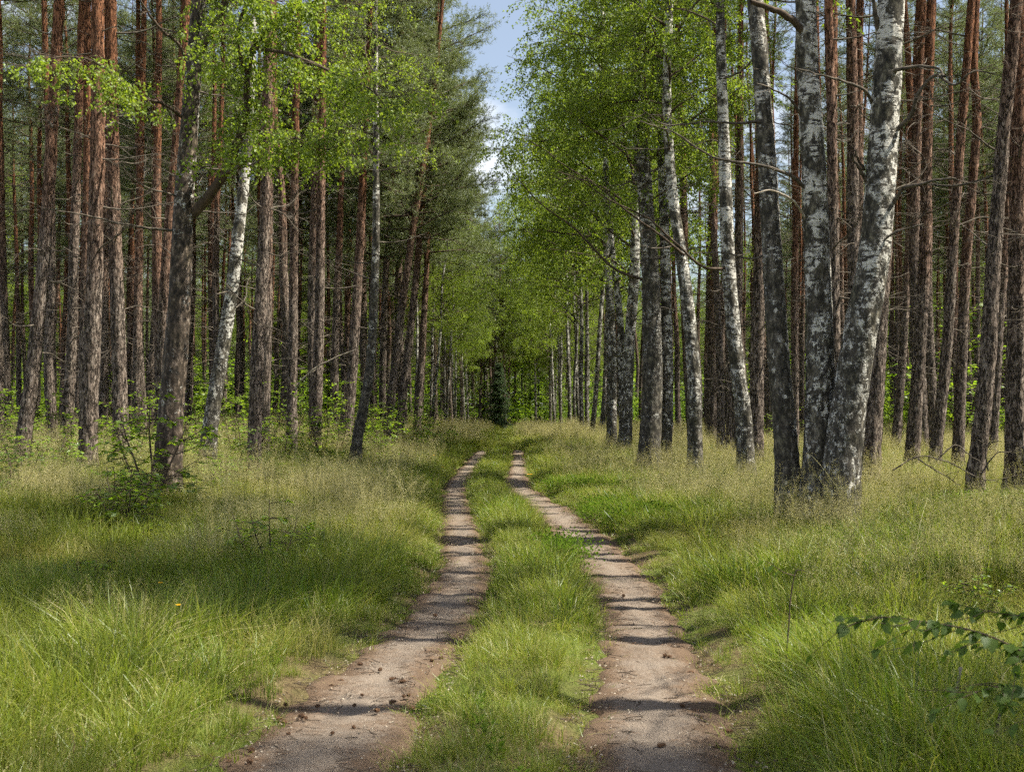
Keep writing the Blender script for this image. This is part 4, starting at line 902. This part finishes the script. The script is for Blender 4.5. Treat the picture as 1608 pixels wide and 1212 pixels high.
# broadleaf young trees glowing in the right-hand stand
for px, Y, s, lab in ((1500, 46, 3.1, 'young broadleaf tree glowing green behind the crooked pine'), (1590, 48, 2.8, 'young broadleaf tree glowing green at the right edge'), (1455, 52, 2.6, 'young broadleaf tree behind the straight orange-topped pine'), (540, 62, 2.4, 'young broadleaf tree lit up deep behind the edge pines')):
    put_shrub(px, 0, Y, s, SH_B[int(px) % 4], lab, 'young_tree', 'young tree')
# bilberry ground cover on the right bank
def bil(seed):
    r = np.random.default_rng(seed); n = 160; mb = MB(); P = np.stack([r.normal(size=n) * .13, r.normal(size=n) * .13, r.uniform(.04, .22, n)], 1)
    l = r.uniform(.018, .032, n); mb.add(*leaf_quads(P, rvec(n, r) + np.array([0, 0, .3]), l, l * .65, .1, r))
    S = P[:40]; mb.add(*needle_tris(S * np.array([.5, .5, 0]), S - S * np.array([.5, .5, 0]), S[:, 2], .004, r), 1); return mb.mesh('bilberry', [M_BILB, M_TWIG], False)
TB = [bil(960 + k) for k in range(4)]; Q = []
for cx_, cy_, rx, ry, n in ((2.0, 19.2, .9, 1.6, 230), (3.4, 22, 1.3, 1.8, 260), (2.0, 24.5, 1.3, 1.2, 150), (5.6, 15.8, 1.6, 1.2, 220), (6.8, 17.6, 1.4, 1.0, 160), (1.7, 17.2, .35, .6, 60), (.55, 13.6, .12, .7, 14)):
    a = rg.uniform(0, 6.28, n); q_ = np.sqrt(rg.uniform(0, 1, n)); Q.append(np.stack([cx_ + rx * q_ * np.cos(a), cy_ + ry * q_ * np.sin(a)], 1))
Q = np.concatenate(Q); put('bilberry_cover', Q, rg.uniform(.8, 1.35, len(Q)), TB, 'low bright bilberry cover on the right bank', .15)

def weed(seed):
    r = np.random.default_rng(seed); n = 26; mb = MB(); a = r.uniform(0, 6.28, n); P = np.stack([np.cos(a) * .01, np.sin(a) * .01, r.uniform(0, .10, n)], 1)
    l = r.uniform(.02, .045, n); mb.add(*leaf_quads(P, np.stack([np.cos(a), np.sin(a), r.uniform(.1, .9, n)], 1), l, l * .42, .12, r)); return mb.mesh('weed', [M_BILB], False)
TW = [weed(980 + k) for k in range(4)]
p = field_pts(4.4, 20, 5, rg); d, mid = rut_dist(p[:, 0], p[:, 1]); f2 = vn2(p[:, 0], p[:, 1], .8, 47); k = (d > .02) & (rg.random(len(p)) < np.where(d < .35, .9, .35) * sst(-.3, .4, f2)); q = p[k]
put('broadleaf_weeds', q, rg.uniform(.6, 1.3, len(q)), TW, 'small broad-leaved weeds in the turf along the ruts', .15)
# ------------------------------------------------------------------ foreground: leafy branch at the right, bare stems, cones, flowers
def nice_leaf(L, W, seed):
    r = np.random.default_rng(seed); t = np.linspace(0, 1, 7); w = W / 2 * np.sin(np.pi * np.clip(t, 0, 1) ** .75) ** .8; w[0] = 0; w[-1] = 0
    curl = -.22 * L * t ** 2; mb = MB()
    V = [];  
    for k in range(7):
        V += [[t[k] * L, -w[k], curl[k] + .25 * w[k]], [t[k] * L, 0, curl[k]], [t[k] * L, w[k], curl[k] + .25 * w[k]]]
    F = [[3 * k, 3 * k + 1, 3 * k + 4, 3 * k + 3] for k in range(6)] + [[3 * k + 1, 3 * k + 2, 3 * k + 5, 3 * k + 4] for k in range(6)]
    mb.add(np.array(V), np.array(F)); return mb.mesh('leaf', M_DLEAF)
LEAVES = [nice_leaf(L, W, k) for k, (L, W) in enumerate(((.055, .038), (.048, .036), (.042, .03), (.06, .04)))]
def leafy_branch(root, pts, Y0, Y1, r0, nleaf, r, side_twigs=4):
    o0 = np.array(root.location); n = len(pts); P = np.array([at(px, py, Y0 + (Y1 - Y0) * k / (n - 1)) for k, (px, py) in enumerate(pts)]) - o0
    Q = spline(P, 40); mb = MB(); mb.add(*tube(Q, np.linspace(r0, .0012, 40), 6)); br = obj('branch', mb.mesh('branch', M_TWIG), root)
    T = [Q]
    for s in range(side_twigs):
        k = r.integers(12, 34); d = Q[k + 1] - Q[k]; az = math.atan2(d[1], d[0]) + r.choice([-1, 1]) * r.uniform(.4, .9); W = spline(limb_path(Q[k], az, r.uniform(-.4, .1), r.uniform(.12, .34), 4, r, -.04, .14), 14)
        m2 = MB(); m2.add(*tube(W, np.linspace(.002, .0008, 14), 4)); obj('twig', m2.mesh('twig', M_TWIG), br); T.append(W)
    for k in range(nleaf):
        W = T[0] if r.random() < .55 else T[r.integers(0, len(T))]; i_ = r.integers(len(W) // 4, len(W) - 1); d = W[i_ + 1] - W[i_]; az = math.atan2(d[1], d[0]) + r.choice([-1, 1]) * r.uniform(.35, 1.2)
        o = obj('leaf', LEAVES[r.integers(0, 4)], br, W[i_] + r.normal(size=3) * .004); o.rotation_euler = (r.normal() * .6, r.uniform(-.3, .9), az); s = r.uniform(.6, 1.15); o.scale = (s, s, s)
rb = np.random.default_rng(71)
def rooted(name, label, cat, x, y): return thing(name, label, cat, (x, y, gz(x, y)))
t = rooted('birch_sapling', 'dark-leaved sapling branches reaching in from the right edge, lower right', 'sapling', 2.28, 4.7)
o0 = np.array(t.location); m_ = MB(); m_.add(*tube(spline(np.array([(0, 0, -.03), (.02, 0, .4), (-.03, .02, .8), (.0, 0, 1.3)]), 20), np.linspace(.014, .004, 20), 8)); obj('stem', m_.mesh('stem', M_TWIG), t)
xs = lambda px, Y: px
leafy_branch(t, [(1772, 1120), (1680, 1070), (1600, 1020), (1530, 990), (1450, 975), (1380, 968), (1318, 985)], 4.7, 4.4, .006, 110, rb, 14)
leafy_branch(t, [(1772, 1010), (1700, 985), (1640, 972), (1560, 960), (1490, 945)], 4.7, 4.8, .005, 64, rb, 9)
leafy_branch(t, [(1772, 1170), (1690, 1120), (1600, 1078), (1530, 1085), (1460, 1120)], 4.7, 4.5, .005, 64, rb, 9)
leafy_branch(t, [(1772, 1250), (1690, 1215), (1640, 1180), (1590, 1165)], 4.7, 4.5, .004, 10, rb, 2)
t = rooted('dead_sapling', 'bare dark stem with three leaves at its tip, right of the track', 'sapling', (1234 - CX) / FPX * 7.6, 7.6)
o0 = np.array(t.location); P = np.array([at(px, py, 7.6) for px, py in ((1230, 1040), (1237, 985), (1240, 940), (1246, 905), (1250, 893))]) - o0; P[0, 2] = -.02
m_ = MB(); m_.add(*tube(spline(P, 24), np.linspace(.006, .0035, 24) + .0008 * np.sin(np.arange(24) * 2.1), 6)); obj('stem', m_.mesh('stem', M_TWIG), t)
for q, pts in enumerate((((1248, 903), (1230, 898), (1215, 888), (1200, 880)), ((1249, 896), (1256, 894), (1262, 896)))):
    W = spline(np.array([at(a, c, 7.6 - .1 * k) for k, (a, c) in enumerate(pts)]) - o0, 12); m_ = MB(); m_.add(*tube(W, np.linspace(.003, .0015, 12), 4)); tw = obj('twig', m_.mesh('twig', M_TWIG), t)
    if q == 0:
        for i_, az in ((11, 2.6), (8, 4.0), (5, 3.6)): o = obj('leaf', LEAVES[3], tw, W[i_]); o.rotation_euler = (.3, .5, az)
for k, (px, Y, h, lab) in enumerate(((1494, 6.4, .34, 'pale broken dead stick standing behind the leafy branch, lower right'), (1556, 5.6, .30, 'dark broken stub standing under the leafy branch at the right edge'))):
    x = (px - CX) / FPX * Y; t = rooted('broken_stick', lab, 'stick', x, Y); r = np.random.default_rng(80 + k); P = spline(limb_path((0, 0, -.03), .5, 1.5, h, 5, r, 0, .08), 14)
    m_ = MB(); m_.add(*tube(P, np.linspace(.012, .007, 14) + .001 * np.sin(np.arange(14) * 1.7), 8, rough_bark(.002, 30, 3, 0, k))); obj('stem', m_.mesh('stem', M_PALE if k == 0 else M_DEAD), t)
    Q2 = limb_path(P[7], 3.2, .3, .12, 4, r, -.05, .1); m_ = MB(); m_.add(*tube(Q2, np.linspace(.005, .002, len(Q2)), 5)); obj('twig', m_.mesh('twig', M_PALE), t)
# fallen dead branch at the foot of the flaky pine
t = rooted('fallen_branch', 'tangle of fallen bare branch in the grass at the foot of the flaky pine', 'branch', (1530 - CX) / FPX * 18, 18.0); o0 = np.array(t.location)
for k, pts in enumerate((((1400, 738), (1440, 718), (1490, 728), (1540, 752), (1600, 742)), ((1470, 722), (1500, 700), (1520, 715), (1552, 735)), ((1540, 750), (1562, 715), (1590, 705), (1620, 690)), ((1550, 740), (1548, 700), (1570, 690)), ((1440, 720), (1475, 742), (1510, 762)))):
    W = spline(np.array([at(a, c, 18 - .15 * k) for a, c in pts]) - o0, 22); r = np.random.default_rng(90 + k); m_ = MB(); m_.add(*tube(W + np.cumsum(r.normal(size=W.shape), 0) * .006, np.linspace(.012, .004, 22), 5))
    for _ in range(4): Q2 = limb_path(W[r.integers(4, 20)], r.uniform(0, 6.28), r.uniform(-.3, .8), r.uniform(.15, .4), 4, r, 0, .2); m_.add(*tube(Q2, np.linspace(.004, .002, len(Q2)), 4))
    obj('branch', m_.mesh('branch', M_DEAD), t)

def cone_mesh(seed, open_):
    r = np.random.default_rng(seed); mb = MB(); a = np.linspace(0, 2 * math.pi, 11); n = 9
    z = np.linspace(0, .046, n); R = .0125 * np.sin(np.pi * (np.linspace(.16, .97, n)) ** .8); P = np.stack([z, 0 * z, R * 0 + .010], 1); mb.add(*tube(P, R, 10))
    k = np.arange(60); f = (k + .5) / 60; az = k * 2.39996; zz = f * .044; rad = .0125 * np.sin(np.pi * (.16 + .8 * f) ** .8)
    for q in range(60):
        c, s = math.cos(az[q]), math.sin(az[q]); o = np.array([zz[q], c * rad[q], s * rad[q] + .010]); out = np.array([.45, c, s]); out /= np.linalg.norm(out); sd = np.array([0, -s, c]); L = .007 * open_
        mb.add(np.array([o - sd * .0022, o + sd * .0022, o + out * L + sd * .004, o + out * L - sd * .004, o + out * L * .8 + np.array([.004, 0, 0])]), [np.array([[0, 1, 2, 3]]), np.array([[3, 2, 4]])])
    return mb.mesh('cone', M_CONE, False)
CONES = [cone_mesh(k, o_) for k, o_ in enumerate((1.0, 1.4, .8))]
def on_rut(x, y):
    cl, cr, wl, wr = [float(v) for v in rut(y)]; k = min(abs(x - cl) / wl, abs(x - cr) / wr) * 2
    return gz(x, y) + max(.012, .056 - .085 * k ** 6)
cone_px = [(358, 1200), (396, 1187), (366, 1195), (446, 1140), (433, 1128), (458, 1160), (482, 1133), (490, 1080), (517, 1062), (525, 1083), (541, 1076), (563, 1049), (600, 1057), (612, 1073), (637, 1075), (640, 1098), (645, 1117), (612, 1108), (633, 1099), (560, 1108), (555, 1146), (570, 1095), (480, 1131), (450, 1106), (686, 971), (696, 1033), (680, 1040), (524, 1158), (497, 1112), (590, 1120), (978, 939), (1049, 1039), (1042, 1037), (1088, 1062), (1074, 1115), (1100, 1135), (1135, 1150), (1031, 1179), (1120, 1180), (395, 1207)]
for k, (px, py) in enumerate(cone_px):
    Y = EYE / ((py - HY) / FPX); Y = (EYE + .075) / ((py - HY) / FPX); x = (px - CX) / FPX * Y
    right = px > 800
    t = thing('pine_cone', 'fallen brown pine cone lying on the right wheel rut' if right else 'fallen brown pine cone lying on the left wheel rut', 'pine cone', (x, Y, on_rut(x, Y) + .006), rng.uniform(0, 6.28), 'pine cones on the right rut' if right else 'pine cones on the left rut')
    s = rng.uniform(.5, .88); t.scale = (s * rng.uniform(.9, 1.25), s, s * rng.uniform(.75, 1))
    t.rotation_euler = (rng.uniform(0, .5), rng.uniform(-.2, .2), rng.uniform(0, 6.28)); obj('cone_body', CONES[k % 3], t)
# needle and bark litter on the ruts
def bit(seed):
    r = np.random.default_rng(seed); mb = MB()
    if seed % 3 == 0: P = limb_path((0, 0, .004), 0, 0, .08, 4, r, 0, .2); P[:, 2] = .004; mb.add(*tube(P, .0022, 4)); return mb.mesh('bit', M_TWIG)
    if seed % 3 == 1:
        n = 5; mb.add(*needle_tris(np.stack([r.normal(size=n) * .02, r.normal(size=n) * .02, np.full(n, .004)], 1), r.normal(size=(n, 3)) * np.array([1, 1, .05]), .055, .002, r)); return mb.mesh('bit', M_CONE)
    V = nrm(r.normal(size=(8, 3))) * np.array([.009, .007, .005]); me = bpy.data.meshes.new('bit'); import bmesh; bm = bmesh.new(); [bm.verts.new(v) for v in V]; bmesh.ops.convex_hull(bm, input=bm.verts); bm.to_mesh(me); bm.free(); me.materials.append(M_PALE); return me
BITS = [bit(k) for k in range(6)]; q = []
for _ in range(7000):
    y = 4.5 + 16 * rg.random() ** 1.6; cl, cr, wl, wr = [float(v) for v in rut(y)]; c, w = (cl, wl) if rg.random() < .5 else (cr, wr)
    s = rg.choice([-1, 1]) * (1 - .85 * rg.random() ** 1.4); q.append((c + s * w * .62, y))
q = np.array(q); P = np.stack([q[:, 0], q[:, 1], [on_rut(a_, b_) + .006 for a_, b_ in q]], 1); n = len(P)
scatter('track_litter', P, rg.uniform(0, 6.28, n), rg.uniform(.5, 1.3, n), rg.integers(0, 6, n), BITS, 'needles, twigs and crumbs littering the wheel ruts', .1, rg)
# yellow flowers
def flower_meshes():
    s = MB(); z = np.linspace(0, .26, 8); s.add(*tube(np.stack([.02 * np.sin(z * 9), 0 * z, z], 1), .0014, 4)); h = MB(); n = 26; a = np.arange(n) * 2.4
    D = np.stack([np.cos(a), np.sin(a), .25 + .5 * (np.arange(n) % 3) / 3], 1); h.add(*leaf_quads(np.tile([[.02 * math.sin(.26 * 9), 0, .26]], (n, 1)), D, .016, .006, 0))
    return s.mesh('stem', M_GRASS), h.mesh('petals', M_YEL, False)
FS, FH = flower_meshes()
for px, py, lab in ((250, 905, 'upper of two yellow hawkweed flowers in the shaded grass at left'), (277, 946, 'lower of two yellow hawkweed flowers in the shaded grass at left'), (220, 1192, 'faded yellow flower low in the grass at bottom left')):
    Y = (EYE - .33) / ((py - HY) / FPX); x = (px - CX) / FPX * Y; t = rooted('yellow_flower', lab, 'flower', x, Y); t.scale = (1.25,) * 3; obj('stem', FS, t); o = obj('petals', FH, t)
for px, py in ((680, 713), (828, 733), (832, 733), (841, 728), (694, 726)):
    Y = (EYE - .45) / ((py - HY) / FPX); x = (px - CX) / FPX * Y; t = thing('yellow_flower', 'tiny yellow flower dot in the far grass beside the ruts', 'flower', (x, Y, gz(x, Y)), 0, 'far yellow flowers'); t.scale = (1.6,) * 3; obj('stem', FS, t); obj('petals', FH, t)
